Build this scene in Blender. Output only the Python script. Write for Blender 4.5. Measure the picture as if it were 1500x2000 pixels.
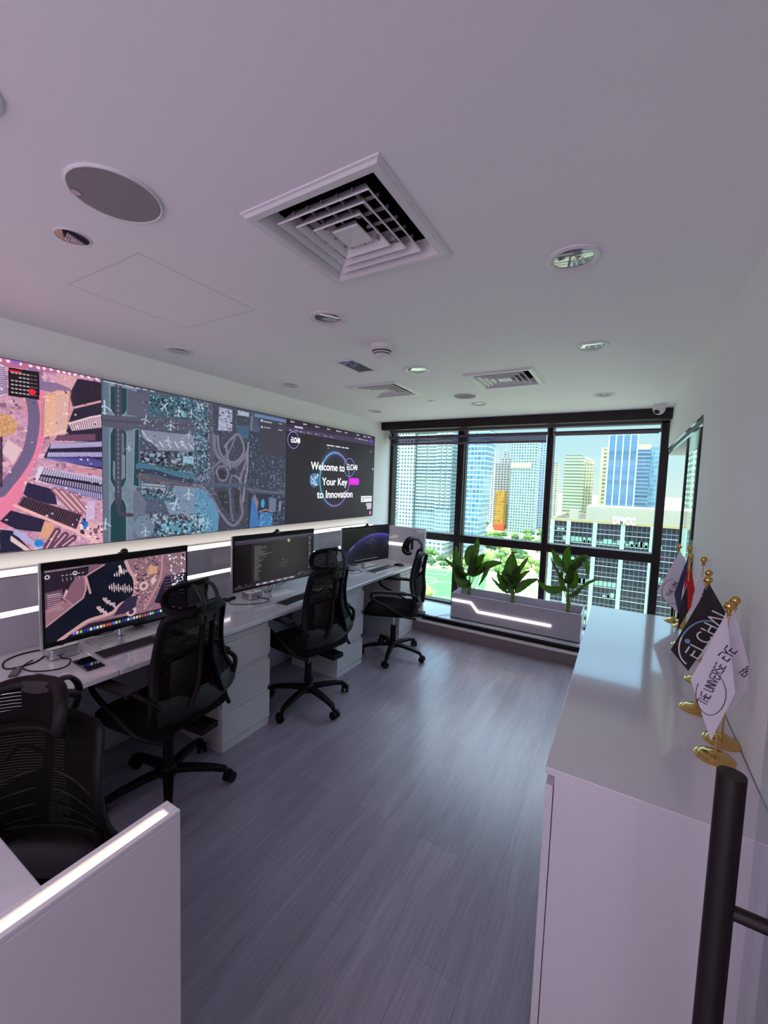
import bpy, bmesh, math, random
import numpy as np
from mathutils import Vector, Matrix
for o_ in list(bpy.data.objects): bpy.data.objects.remove(o_)
S = bpy.context.scene; C = S.collection
PI = math.pi
# ------------------------------------------------------------------ camera, world, sun, big lights, exposure
HC = 1.6534
cam = bpy.data.cameras.new('camera'); camo = bpy.data.objects.new('camera', cam); C.objects.link(camo)
r_ = Vector((0.86140491, -0.50685756*-1, 0.03281745)); u_ = Vector((-0.06515838, 0.04619671, 0.99680502)); f_ = Vector((-0.50372211, 0.86079108, -0.07282009))
camo.matrix_world = Matrix(((r_.x, u_.x, -f_.x, 0), (r_.y, u_.y, -f_.y, 0), (r_.z, u_.z, -f_.z, HC), (0, 0, 0, 1)))
cam.sensor_fit = 'VERTICAL'; cam.sensor_height = 24; cam.lens = 800.372/2000*24
cam.clip_start = .03; cam.clip_end = 6000
S.camera = camo
S.view_settings.view_transform = 'Standard'; S.view_settings.look = 'None'
S.view_settings.exposure = 0.0; S.view_settings.gamma = 1.0; S.view_settings.use_curve_mapping = False
def lin(c):
    return tuple(((x/255)/12.92 if x/255 <= .04045 else (((x/255)+.055)/1.055)**2.4) for x in c)
W = bpy.data.worlds.new('sky'); S.world = W; W.use_nodes = True
nt = W.node_tree; nt.nodes.clear()
tc = nt.nodes.new('ShaderNodeTexCoord'); sx = nt.nodes.new('ShaderNodeSeparateXYZ'); cr = nt.nodes.new('ShaderNodeValToRGB')
bg = nt.nodes.new('ShaderNodeBackground'); wo = nt.nodes.new('ShaderNodeOutputWorld')
nt.links.new(tc.outputs['Generated'], sx.inputs[0]); nt.links.new(sx.outputs[2], cr.inputs[0]); nt.links.new(cr.outputs[0], bg.inputs[0]); nt.links.new(bg.outputs[0], wo.inputs[0])
e = cr.color_ramp.elements
e[0].position = 0.0; e[0].color = (*lin((226, 240, 232)), 1)
e[1].position = .62; e[1].color = (*lin((226, 230, 236)), 1)
m_ = e.new(.06); m_.color = (*lin((208, 238, 240)), 1); m_ = e.new(.19); m_.color = (*lin((184, 228, 240)), 1); m_ = e.new(.42); m_.color = (*lin((160, 204, 240)), 1)
mrs = nt.nodes.new('ShaderNodeMapRange'); mrs.inputs[1].default_value = .33; mrs.inputs[2].default_value = .62; mrs.inputs[3].default_value = 1.08; mrs.inputs[4].default_value = 7.0   # the sky is brighter higher up
mr2 = nt.nodes.new('ShaderNodeMapRange'); mr2.inputs[1].default_value = .15; mr2.inputs[2].default_value = .27; mr2.inputs[3].default_value = 0; mr2.inputs[4].default_value = 1.5; ad_ = nt.nodes.new('ShaderNodeMath')
nt.links.new(sx.outputs[2], mrs.inputs[0]); nt.links.new(sx.outputs[2], mr2.inputs[0]); nt.links.new(mrs.outputs[0], ad_.inputs[0]); nt.links.new(mr2.outputs[0], ad_.inputs[1]); nt.links.new(ad_.outputs[0], bg.inputs[1])
def light(name, kind, loc, energy, color, size=None, size_y=None, rot=None, direction=None):
    l = bpy.data.lights.new(name, kind); l.energy = energy; l.color = color
    o = bpy.data.objects.new(name, l); C.objects.link(o); o.location = loc
    if kind == 'AREA':
        l.shape = 'RECTANGLE'; l.size = size; l.size_y = size_y or size
    if direction is not None: o.rotation_euler = Vector(direction).to_track_quat('-Z', 'Y').to_euler()
    return o
sun = light('sun', 'SUN', (0, -20, 60), 3.7, (1, .98, .95), direction=(.22, .46, -1.2)); sun.data.angle = .02
fill = light('rear_fill_light', 'AREA', (-.7, -2.0, 1.25), 28, (.92, .80, 1.0), 2.6, 1.6, direction=(0, 1, .42))  # unseen fill added behind the camera to brighten the room
panel = light('overhead_fill_light', 'AREA', (-.25, -1.0, 2.34), 22, (.97, .87, 1.0), 1.5, .9, direction=(-.1, .35, -1))  # bare unseen lamp added overhead to lift the horizontal tops
day = light('window_portal', 'AREA', (-1.2, 4.80, 1.27), 1, (1, 1, 1), 2.95, 2.1, direction=(0, -1, 0)); day.data.cycles.is_portal = True
# ------------------------------------------------------------------ helpers
def ease(x): return x*x*(3-2*x)
MATS = {}
def mat(name, col, rough=.5, metal=0., spec=.5, emit=None, es=1., nz=0., nscale=8., bump=0., bscale=60., coat=0., alpha=None, trans=0.):
    if name in MATS: return MATS[name]
    m = bpy.data.materials.new(name); m.use_nodes = True; n = m.node_tree; p = n.nodes['Principled BSDF']
    c = lin(col); p.inputs['Roughness'].default_value = rough; p.inputs['Metallic'].default_value = metal
    p.inputs['Specular IOR Level'].default_value = spec; p.inputs['Coat Weight'].default_value = coat; p.inputs['Coat Roughness'].default_value = .03
    p.inputs['Transmission Weight'].default_value = trans
    t = n.nodes.new('ShaderNodeTexCoord'); no = n.nodes.new('ShaderNodeTexNoise'); no.inputs['Scale'].default_value = nscale; no.inputs['Detail'].default_value = 3
    n.links.new(t.outputs['Object'], no.inputs['Vector'])
    mx = n.nodes.new('ShaderNodeMix'); mx.data_type = 'RGBA'
    mx.inputs[6].default_value = (*[max(0, x*(1-nz)) for x in c], 1); mx.inputs[7].default_value = (*[min(1, x*(1+nz)) for x in c], 1)
    n.links.new(no.outputs['Fac'], mx.inputs[0]); n.links.new(mx.outputs[2], p.inputs['Base Color'])
    if emit is not None:
        p.inputs['Emission Color'].default_value = (*lin(emit), 1); p.inputs['Emission Strength'].default_value = es
    if bump:
        n2 = n.nodes.new('ShaderNodeTexNoise'); n2.inputs['Scale'].default_value = bscale; n.links.new(t.outputs['Object'], n2.inputs['Vector'])
        b = n.nodes.new('ShaderNodeBump'); b.inputs['Strength'].default_value = bump; b.inputs['Distance'].default_value = .002
        n.links.new(n2.outputs['Fac'], b.inputs['Height']); n.links.new(b.outputs[0], p.inputs['Normal'])
    if alpha: p.inputs['Alpha'].default_value = alpha
    MATS[name] = m; return m
def glass_mat(name, tint, rmix=.06, rough=.01):
    m = bpy.data.materials.new(name); m.use_nodes = True; n = m.node_tree; n.nodes.clear()
    o = n.nodes.new('ShaderNodeOutputMaterial'); a = n.nodes.new('ShaderNodeBsdfTransparent'); b = n.nodes.new('ShaderNodeBsdfGlossy'); mx = n.nodes.new('ShaderNodeMixShader')
    fr = n.nodes.new('ShaderNodeFresnel'); fr.inputs[0].default_value = 1.3
    mu = n.nodes.new('ShaderNodeMath'); mu.operation = 'MULTIPLY'; mu.inputs[1].default_value = rmix*10
    a.inputs[0].default_value = (*lin(tint), 1); b.inputs['Roughness'].default_value = rough
    n.links.new(fr.outputs[0], mu.inputs[0]); n.links.new(mu.outputs[0], mx.inputs[0]); n.links.new(a.outputs[0], mx.inputs[1]); n.links.new(b.outputs[0], mx.inputs[2]); n.links.new(mx.outputs[0], o.inputs[0])
    return m
class MB:
    def __init__(s): s.v = []; s.f = []; s.m = []
    def add(s, vs, fs, mi=0):
        k = len(s.v); s.v += [tuple(v) for v in vs]; s.f += [tuple(k+i for i in f) for f in fs]; s.m += [mi]*len(fs); return s
    def box(s, x0, x1, y0, y1, z0, z1, mi=0):
        x0, x1 = min(x0, x1), max(x0, x1); y0, y1 = min(y0, y1), max(y0, y1); z0, z1 = min(z0, z1), max(z0, z1)
        v = [(x0, y0, z0), (x1, y0, z0), (x1, y1, z0), (x0, y1, z0), (x0, y0, z1), (x1, y0, z1), (x1, y1, z1), (x0, y1, z1)]
        return s.add(v, [(0, 3, 2, 1), (4, 5, 6, 7), (0, 1, 5, 4), (1, 2, 6, 5), (2, 3, 7, 6), (3, 0, 4, 7)], mi)
    def prism(s, poly, z0, z1, axis='z', mi=0):
        n = len(poly)
        def P(a, b, c): return {'z': (a, b, c), 'y': (a, c, b), 'x': (c, a, b)}[axis]
        v = [P(a, b, z0) for a, b in poly]+[P(a, b, z1) for a, b in poly]
        f = [tuple(range(n))[::-1], tuple(range(n, 2*n))]+[(i, (i+1) % n, n+(i+1) % n, n+i) for i in range(n)]
        return s.add(v, f, mi)
    def tube(s, pts, rad, n=8, cap=True, closed=False, mi=0, flat=None):
        pts = [Vector(p) for p in pts]; N = len(pts); R = rad if isinstance(rad, (list, tuple)) else [rad]*N
        base = len(s.v); pn = None; vs = []; fs = []
        for i, p in enumerate(pts):
            a = pts[(i-1) % N] if (closed or i > 0) else p; b = pts[(i+1) % N] if (closed or i < N-1) else p
            t = (b-a).normalized()
            if pn is None:
                up = Vector((0, 0, 1)) if abs(t.z) < .9 else Vector((1, 0, 0)); nn = t.cross(up).normalized()
            else:
                nn = (pn-t*pn.dot(t)); nn = nn.normalized() if nn.length > 1e-6 else t.orthogonal().normalized()
            pn = nn; bb = t.cross(nn)
            fx, fy = (1, 1) if flat is None else flat
            for k in range(n):
                an = 2*PI*k/n; vs.append(p+nn*math.cos(an)*R[i]*fx+bb*math.sin(an)*R[i]*fy)
        for i in range(N if closed else N-1):
            j = (i+1) % N
            for k in range(n): fs.append((i*n+k, i*n+(k+1) % n, j*n+(k+1) % n, j*n+k))
        if cap and not closed: fs += [tuple(range(n))[::-1], tuple((N-1)*n+k for k in range(n))]
        return s.add(vs, fs, mi)
    def cyl(s, a, b, r, n=24, r2=None, mi=0): return s.tube([a, b], [r, r if r2 is None else r2], n, mi=mi)
    def lathe(s, prof, c=(0, 0, 0), n=32, mi=0, cap=True):
        vs = []; fs = []; P = len(prof)
        for r, z in prof:
            for k in range(n): a = 2*PI*k/n; vs.append((c[0]+r*math.cos(a), c[1]+r*math.sin(a), c[2]+z))
        for i in range(P-1):
            for k in range(n): fs.append((i*n+k, i*n+(k+1) % n, (i+1)*n+(k+1) % n, (i+1)*n+k))
        if cap: fs += [tuple(range(n))[::-1], tuple((P-1)*n+k for k in range(n))]
        return s.add(vs, fs, mi)
    def sphere(s, c, r, n=16, sc=(1, 1, 1), mi=0):
        pr = [(max(r*math.sin(PI*i/n), 1e-4), -r*math.cos(PI*i/n)) for i in range(n+1)]
        k = len(s.v); s.lathe(pr, (0, 0, 0), n*2, mi)
        for i in range(k, len(s.v)): v = s.v[i]; s.v[i] = (c[0]+v[0]*sc[0], c[1]+v[1]*sc[1], c[2]+v[2]*sc[2])
        return s
    def grid(s, fn, nu, nv, mi=0, closed=False):
        vs = [fn(i/nu, j/nv) for j in range(nv+1) for i in range(nu+1)]
        fs = [(j*(nu+1)+i, j*(nu+1)+i+1, (j+1)*(nu+1)+i+1, (j+1)*(nu+1)+i) for j in range(nv) for i in range(nu)]
        return s.add(vs, fs, mi)
    def slabgrid(s, fn, nu, nv, th, mi=0):   # surface given by fn with thickness along its normal
        P = [[Vector(fn(i/nu, j/nv)) for i in range(nu+1)] for j in range(nv+1)]
        def nrm(i, j):
            a = P[j][min(i+1, nu)]-P[j][max(i-1, 0)]; b = P[min(j+1, nv)][i]-P[max(j-1, 0)][i]; n = a.cross(b)
            return n.normalized() if n.length > 1e-9 else Vector((0, 0, 1))
        n1 = (nu+1)*(nv+1); vs = [P[j][i] for j in range(nv+1) for i in range(nu+1)]+[P[j][i]-nrm(i, j)*th for j in range(nv+1) for i in range(nu+1)]
        I = lambda i, j: j*(nu+1)+i
        fs = []
        for j in range(nv):
            for i in range(nu):
                q = (I(i, j), I(i+1, j), I(i+1, j+1), I(i, j+1)); fs += [q, tuple(n1+k for k in q[::-1])]
        rim = [I(i, 0) for i in range(nu)]+[I(nu, j) for j in range(nv)]+[I(i, nv) for i in range(nu, 0, -1)]+[I(0, j) for j in range(nv, 0, -1)]
        for a, b in zip(rim, rim[1:]+rim[:1]): fs.append((b, a, n1+a, n1+b))
        return s.add(vs, fs, mi)
    def build(s, name, mats, parent=None, bevel=0, smooth=False, kind=None, loc=None, seg=2):
        me = bpy.data.meshes.new(name); me.from_pydata(s.v, [], s.f); me.update()
        mats = mats if isinstance(mats, (list, tuple)) else [mats]
        for m in mats: me.materials.append(m)
        if len(mats) > 1: me.polygons.foreach_set('material_index', s.m)
        if smooth:
            me.polygons.foreach_set('use_smooth', [True]*len(me.polygons))
            try: me.set_sharp_from_angle(angle=math.radians(40))
            except Exception: pass
        o = bpy.data.objects.new(name, me); C.objects.link(o)
        if parent: o.parent = parent
        if loc: o.location = loc
        if bevel:
            b = o.modifiers.new('bevel', 'BEVEL'); b.width = bevel; b.segments = seg; b.limit_method = 'ANGLE'; b.angle_limit = math.radians(40)
        if kind: o['kind'] = kind
        return o
def tag(o, label, cat, group=None, kind=None):
    o['label'] = label; o['category'] = cat
    if group: o['group'] = group
    if kind: o['kind'] = kind
    return o
def thing(name, label, cat, loc=(0, 0, 0), rotz=0, group=None):
    o = bpy.data.objects.new(name, None); C.objects.link(o); o.empty_display_size = .05
    o.location = loc; o.rotation_euler = (0, 0, rotz); return tag(o, label, cat, group)
def copy_tree(o, parent=None):
    c = o.copy(); C.objects.link(c)
    if parent is not None: c.parent = parent
    for ch in list(o.children): copy_tree(ch, c)
    return c
def dup(o, label, loc, rotz=None, scale=None):
    c = copy_tree(o); c['label'] = label; c.location = loc
    if rotz is not None: c.rotation_euler = (0, 0, rotz)
    if scale: c.scale = scale
    return c
def spline(P, n=8, closed=False):
    P = [Vector(p) for p in P]; N = len(P); out = []
    for i in range(N if closed else N-1):
        a, b, c, d = (P[(i-1) % N], P[i], P[(i+1) % N], P[(i+2) % N]) if closed else (P[max(i-1, 0)], P[i], P[i+1], P[min(i+2, N-1)])
        for k in range(n):
            t = k/n; out.append(.5*((2*b)+(c-a)*t+(2*a-5*b+4*c-d)*t*t+(3*b-a-3*c+d)*t**3))
    if not closed: out.append(P[-1])
    return out
# ------------------------------------------------------------------ materials
white_wall = mat('painted_wall', (236, 233, 235), .6, nz=.02, nscale=2, bump=.05, bscale=200)
white_ceil = mat('painted_ceiling', (240, 235, 240), .7, nz=.015, nscale=1.5)
white_gloss = mat('white_lacquer', (214, 209, 216), .10, coat=.3, nz=.015, nscale=3)
white_satin = mat('white_laminate', (212, 207, 212), .35, nz=.02, nscale=4)
ped_mat = mat('greige_laminate', (198, 192, 194), .35, nz=.02, nscale=4)
dark_frame = mat('dark_bronze_frame', (26, 9, 13), .45, metal=0, spec=.3, nz=.1)
purple_grey = mat('blind_cassette', (92, 76, 88), .5, nz=.05)
black_pl = mat('black_plastic', (14, 7, 10), .5, nz=.1, spec=.2)
black_sh = mat('gloss_black_plastic', (20, 16, 19), .18, nz=.05)
black_fab = mat('black_fabric', (14, 8, 11), .95, nz=.2, nscale=200, bump=.3, bscale=400, spec=.2)
grey_pl = mat('grey_plastic', (62, 58, 66), .4, nz=.05)
chrome = mat('chrome', (200, 198, 200), .12, metal=1)
silver = mat('silver_aluminium', (196, 192, 198), .3, metal=.85, nz=.03)
gold = mat('polished_brass', (214, 176, 104), .14, metal=1, nz=.05)
led_white = mat('led_strip', (255, 250, 240), .5, emit=(255, 243, 222), es=2.6)
led_cool = mat('led_strip_cool', (255, 250, 250), .5, emit=(255, 250, 246), es=3.5)
vent_mat = mat('vent_paint', (222, 218, 222), .35, nz=.02)
void_mat = mat('duct_void', (18, 12, 16), .9)
glass = glass_mat('window_glass', (246, 253, 254), .03)
door_glass = glass_mat('door_glass', (238, 242, 246), .12)
def floor_mat():
    m = bpy.data.materials.new('grey_oak_vinyl'); m.use_nodes = True; n = m.node_tree; p = n.nodes['Principled BSDF']; L = n.links.new
    t = n.nodes.new('ShaderNodeTexCoord'); mp = n.nodes.new('ShaderNodeMapping'); mp.inputs['Rotation'].default_value = (0, 0, PI/2)
    L(t.outputs['Object'], mp.inputs[0])
    br = n.nodes.new('ShaderNodeTexBrick'); br.inputs['Scale'].default_value = 1; br.inputs['Brick Width'].default_value = 1.22; br.inputs['Row Height'].default_value = .18
    br.inputs['Mortar Size'].default_value = .0012; br.inputs['Mortar Smooth'].default_value = .3; br.offset = .37
    br.inputs['Color1'].default_value = (*lin((140, 131, 148)), 1); br.inputs['Color2'].default_value = (*lin((152, 143, 158)), 1); br.inputs['Mortar'].default_value = (*lin((124, 114, 128)), 1)
    L(mp.outputs[0], br.inputs[0])
    m2 = n.nodes.new('ShaderNodeMapping'); m2.inputs['Scale'].default_value = (9, .9, 1); L(t.outputs['Object'], m2.inputs[0])
    ns = n.nodes.new('ShaderNodeTexNoise'); ns.inputs['Scale'].default_value = 1.6; ns.inputs['Detail'].default_value = 6; ns.inputs['Distortion'].default_value = .6; L(m2.outputs[0], ns.inputs[0])
    m3 = n.nodes.new('ShaderNodeMapping'); m3.inputs['Scale'].default_value = (60, 2.5, 1); L(t.outputs['Object'], m3.inputs[0])
    n3 = n.nodes.new('ShaderNodeTexNoise'); n3.inputs['Scale'].default_value = 2.; n3.inputs['Detail'].default_value = 5; L(m3.outputs[0], n3.inputs[0])
    ad = n.nodes.new('ShaderNodeMath'); ad.operation = 'ADD'; L(ns.outputs[0], ad.inputs[0]); L(n3.outputs[0], ad.inputs[1])
    mr = n.nodes.new('ShaderNodeMapRange'); mr.inputs[1].default_value = .65; mr.inputs[2].default_value = 1.35; mr.inputs[3].default_value = .72; mr.inputs[4].default_value = 1.18; L(ad.outputs[0], mr.inputs[0])
    vm = n.nodes.new('ShaderNodeVectorMath'); vm.operation = 'SCALE'; L(br.outputs[0], vm.inputs[0]); L(mr.outputs[0], vm.inputs['Scale']); L(vm.outputs[0], p.inputs['Base Color'])
    p.inputs['Roughness'].default_value = .30; p.inputs['Specular IOR Level'].default_value = .7
    b = n.nodes.new('ShaderNodeBump'); b.inputs['Strength'].default_value = .25; b.inputs['Distance'].default_value = .001; L(n3.outputs[0], b.inputs['Height']); L(b.outputs[0], p.inputs['Normal'])
    return m
def mesh_mat(name, freq, duty, axis=2, col=(9, 5, 7)):   # open woven fabric: threads across, gaps between
    m = bpy.data.materials.new(name); m.use_nodes = True; n = m.node_tree; p = n.nodes['Principled BSDF']; L = n.links.new
    p.inputs['Base Color'].default_value = (*lin(col), 1); p.inputs['Roughness'].default_value = .9; p.inputs['Specular IOR Level'].default_value = .15
    t = n.nodes.new('ShaderNodeTexCoord'); s = n.nodes.new('ShaderNodeSeparateXYZ'); L(t.outputs['Object'], s.inputs[0])
    a = n.nodes.new('ShaderNodeMath'); a.operation = 'MULTIPLY'; a.inputs[1].default_value = freq; L(s.outputs[axis], a.inputs[0])
    b = n.nodes.new('ShaderNodeMath'); b.operation = 'FRACT'; L(a.outputs[0], b.inputs[0])
    c = n.nodes.new('ShaderNodeMath'); c.operation = 'LESS_THAN'; c.inputs[1].default_value = duty; L(b.outputs[0], c.inputs[0]); L(c.outputs[0], p.inputs['Alpha'])
    return m
fab_net = mesh_mat('chair_net', 120, .965)
fab_net2 = mesh_mat('headrest_net', 110, .84)
# ------------------------------------------------------------------ room shell
XL, XR, H, YG = -2.66, .3164, 2.3887, 4.70
YB = -3.0
def struct(name, mb, m, bevel=0): return mb.build(name, m, kind='structure', bevel=bevel)
struct('floor', MB().box(XL-.2, 1.6, YB-.2, 4.78, -.12, 0), floor_mat())
struct('wall_left', MB().box(XL-.2, XL, YB, YG+.02, 0, H), white_wall)
struct('wall_right', MB().box(XR, XR+.14, -.4, 2.605, 0, H).box(XR, XR+.14, 2.605, 4.62, 2.045, H).box(XR+.14, 1.6, -.55, -.4, 0, H).box(XR+.14, 1.45, 1.9, 2.0, 0, H), white_wall)
struct('wall_back', MB().box(XL-.2, 1.6, YB-.2, YB, 0, H), white_wall)
struct('wall_side', MB().box(1.45, 1.6, YB, 2.0, 0, H), white_wall)
VENTS = [(-.752, 1.047), (-.765, 2.895), (-1.715, 2.875)]
vh = .196
xs = sorted([XL-.2, 1.6]+[v+s*vh for v, _ in VENTS for s in (-1, 1)]); ys = sorted([YB-.2, YG+.02]+[v+s*vh for _, v in VENTS for s in (-1, 1)])
cm = MB()
for i in range(len(xs)-1):
    for j in range(len(ys)-1):
        cx, cy = (xs[i]+xs[i+1])/2, (ys[j]+ys[j+1])/2
        if any(abs(cx-a) < vh and abs(cy-b) < vh for a, b in VENTS): continue
        cm.add([(xs[i], ys[j], H), (xs[i], ys[j+1], H), (xs[i+1], ys[j+1], H), (xs[i+1], ys[j], H)], [(0, 1, 2, 3)])
cm.box(XL-.2, 1.6, YB-.2, YG+.1, H+.4, H+.6)
for x0, x1, y0, y1 in ((XL-.2, XL-.15, YB-.2, YG+.1), (1.55, 1.6, YB-.2, YG+.1), (XL-.2, 1.6, YB-.2, YB-.15), (XL-.2, 1.6, YG+.03, YG+.1)): cm.box(x0, x1, y0, y1, H, H+.5)
struct('ceiling', cm, white_ceil)
# access hatch seam in the ceiling
hm = MB()
hx0, hx1, hy0, hy1 = -1.945, -1.452, .80, 1.305
for a, b, c, d in ((hx0, hx1, hy0, hy0+.003), (hx0, hx1, hy1-.003, hy1), (hx0, hx0+.003, hy0, hy1), (hx1-.003, hx1, hy0, hy1)): hm.box(a, b, c, d, H-.0006, H+.0004)
struct('trim_1', hm, mat('seam_shadow_gap', (200, 194, 202), .9))
# dark beam across the window head
struct('trim_2', MB().box(XL, XR, 4.4155, 4.50, 2.2961, H), dark_frame)
struct('trim_3', MB().box(XL, XR, 4.50, 4.62, 2.306, H), purple_grey)
# window platform: riser, pale nosing, recess, glossy sill
struct('trim_4', MB().box(XL, XR, 4.098, 4.70, 0, .114), mat('platform_riser', (128, 112, 118), .5, nz=.05))
struct('trim_5', MB().box(XL, XR, 4.09, 4.15, .114, .127), mat('platform_nosing', (226, 214, 218), .35))
struct('trim_6', MB().box(XL, XR, 4.17, 4.70, .127, .178), dark_frame)
struct('trim_7', MB().box(XL, XR, 4.135, 4.70, .178, .193), mat('glossy_sill', (180, 186, 196), .07, coat=.5, nz=.02), bevel=.002)
struct('baseboard_right', MB().box(XR-.012, XR, -.4, 2.6, 0, .09), white_satin)
# ------------------------------------------------------------------ window wall
TR0, TR1 = .965, 1.0526
def window(n, x0, x1, lt, rt, label):
    w = thing('window_%d' % n, label, 'window'); w['kind'] = 'structure'
    f = MB().box(x0, x0+lt, 4.66, 4.78, .193, 2.306).box(x1-rt, x1, 4.66, 4.78, .193, 2.306)
    f.box(x0, x1, 4.64, 4.78, TR0, TR1).box(x0, x1, 4.66, 4.78, .193, .215).box(x0, x1, 4.66, 4.78, 2.29, 2.36)
    f.build('frame', dark_frame, w, bevel=.003)
    MB().box(x0+lt, x1-rt, 4.715, 4.721, TR1, 2.29).build('upper_pane', glass, w)
    MB().box(x0+lt, x1-rt, 4.715, 4.721, .215, TR0).build('lower_pane', glass, w)
    return w
window(1, XL, -1.70, .04, .045, 'left bay of the dark framed window wall')
window(2, -1.70, -.716, .045, .032, 'middle bay of the dark framed window wall')
window(3, -.716, .328, .032, .068, 'right bay of the dark framed window wall')
# lighter inner faces on the mullions
struct('trim_8', MB().box(-1.667, -1.655, 4.655, 4.70, .193, 2.30).box(-.686, -.682, 4.655, 4.70, .193, 2.30), mat('mullion_gasket', (120, 112, 120), .4))
# side glazing beyond the end of the right wall
w4 = thing('window_4', 'side glazing with dark frames past the end of the right wall', 'window'); w4['kind'] = 'structure'
sf = MB(); X4 = .46
sf.box(X4+.005, X4+.035, 3.97, 4.03, 0, 2.05).box(X4, X4+.02, 4.66, 4.7, 0, 2.05).box(X4, X4+.06, 2.0, 2.06, 0, 2.05)
sf.box(X4, X4+.06, 2.0, 4.7, 2.03, 2.10).box(X4, X4+.06, 4.0, 4.7, TR0, TR1).box(XR+.14, X4+.02, 2.0, 4.66, 2.10, H).box(X4, X4+.06, 2.0, 4.7, 2.08, 2.38)
sf.box(X4, X4+.05, 2.05, 4.0, 0, 1.285)
sf.build('frame', dark_frame, w4, bevel=.002)
MB().box(X4+.02, X4+.026, 4.03, 4.66, .05, TR0).box(X4+.02, X4+.026, 4.03, 4.66, TR1, 2.03).box(.33, X4, 4.69, 4.696, .05, TR0).box(.33, X4, 4.69, 4.696, TR1, 2.03).box(X4+.02, X4+.026, 2.06, 3.98, 1.285, 2.03).build('pane', glass, w4)
MB().box(XR-.004, XR+.13, 2.607, 4.6, 1.985, 2.0).box(XR-.004, XR+.14, 2.607, 4.6, 2.03, 2.045).build('sliding_rail', chrome, w4)
MB().box(XR+.01, XR+.12, 2.607, 4.6, 2.0, 2.03).build('rail_channel', dark_frame, w4)
dl = thing('door_lever', 'dark upright pull bar on the side glazing beside the window corner', 'door handle', (.43, 4.3, .35))
MB().box(-.02, .012, -.03, .03, 0, .72).build('bar', black_pl, dl, bevel=.004)
for z_ in (.1, .6): MB().box(0, .03, -.015, .015, z_, z_+.03).build('mount', chrome, dl)
dl2 = thing('door_lever', 'chrome and black upright handle on the side glazing behind the far flags', 'door handle', (.345, 3.15, .75))
MB().box(-.012, .004, -.02, .02, 0, .47).build('grip', black_pl, dl2, bevel=.004)
MB().box(-.016, -.011, -.02, .012, .0, .475).build('chrome_face', chrome, dl2)
# ------------------------------------------------------------------ credenza
CT = .9625; CX0, CX1, CY0, CY1 = -.126, XR-.003, 1.0503, 2.7094
t = thing('credenza', 'long white gloss credenza along the right wall, holding the flags', 'cabinet', (0, 0, 0))
MB().box(CX0, CX1, CY0, CY1, CT-.018, CT).build('top', white_gloss, t, bevel=.0015)
MB().box(CX0+.022, CX1, CY0+.001, CY1, .06, CT-.018).build('carcass', white_gloss, t, bevel=.001)
MB().box(CX0+.05, CX1, CY0+.02, CY1-.01, 0, .06).build('plinth', white_satin, t)
dy = (CY1-CY0)/4
for i in range(4):
    d = MB().box(CX0+.002, CX0+.02, CY0+dy*i+.002, CY0+dy*(i+1)-.002, .065, CT-.045)
    d.build('door', white_gloss, t, bevel=.001)
# ------------------------------------------------------------------ desk run
DX0, DX1 = -2.572, -1.955; DT = .75
segs = [(-.25, .977, 'glossy white desktop nearest the camera, under the silver box computer and black phone'), (.977, 2.856, 'glossy white desktop in the middle, under the monitor with dark code windows'), (2.856, 4.15, 'glossy white desktop at the window end of the desk run')]
for y0, y1, lb in segs:
    o = MB().box(0, DX1-DX0, .001, y1-y0-.001, -.028, 0).build('desktop', white_gloss, loc=(DX0, y0, DT), bevel=.004)
    tag(o, lb, 'desk')
def pedestal(label, y0, w=.385):
    t = thing('drawer_pedestal', label, 'drawer unit', (DX1-.02, y0, 0), group='drawer pedestals under the desks')
    D = .5
    MB().box(-D, -.02, 0, .016, .0, .722).box(-D, -.02, w-.016, w, .0, .722).box(-D, -.02, .016, w-.016, .0, .03).box(-D, -D+.015, .016, w-.016, .03, .722).box(-D, -.022, .016, w-.016, .70, .722).box(-.024, -.004, .012, w-.004, 0, .045).build('carcass', ped_mat, t, bevel=.001)
    z = [.045, .268, .487, .70]
    for i in range(3):
        dr = MB().box(-.02, 0, .006, w-.002, z[i]+.006, z[i+1]-.032).build('drawer', ped_mat, t, bevel=.0015)
        MB().box(-.02, -.012, .012, w-.014, z[i+1]-.032, z[i+1]+.004).build('finger_groove', ped_mat, dr)
    return t
pedestal('three drawer pedestal between the first two chairs with high backs', 1.546)
pedestal('three drawer pedestal between the middle chair and the chair by the window', 2.68)
pedestal('three drawer pedestal at the window end of the desks', 3.765)
pedestal('three drawer pedestal hidden behind the nearest chair', .40)
# divider board behind the desks with two lit strips
t = thing('desk_divider', 'grey gloss divider board with lit strips running behind the monitors', 'divider', (0, 0, 0))
board = mat('divider_lacquer', (184, 178, 188), .16, coat=.3, nz=.04, nscale=3)
bx = -2.575
MB().box(XL+.005, bx, -.25, 4.15, 0, .931).box(XL+.005, bx, -.25, 4.15, .958, 1.125).box(XL+.005, bx-.012, -.25, 4.15, .93, .96).build('board', board, t, bevel=.001)
MB().box(bx-.012, bx-.003, -.25, 4.15, .932, .957).build('face_light', led_cool, t)
MB().box(XL+.012, bx-.008, -.25, 4.15, 1.125, 1.143).build('top_light', led_white, t)
MB().box(XL+.004, XL+.012, -.25, 4.15, 1.125, 1.152).box(bx-.008, bx, -.25, 4.15, 1.125, 1.131).build('light_channel', silver, t)
# end partition by the window
t = thing('end_partition', 'white panel with a glowing slot closing the desks at the window', 'partition', (0, 4.15, 0))
MB().box(XL+.01, -1.893, .002, .04, 0, 1.149).build('panel', white_gloss, t, bevel=.002)
MB().box(-2.565, -2.13, -.004, .001, .93, .957).build('slot_light', led_cool, t)
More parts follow.
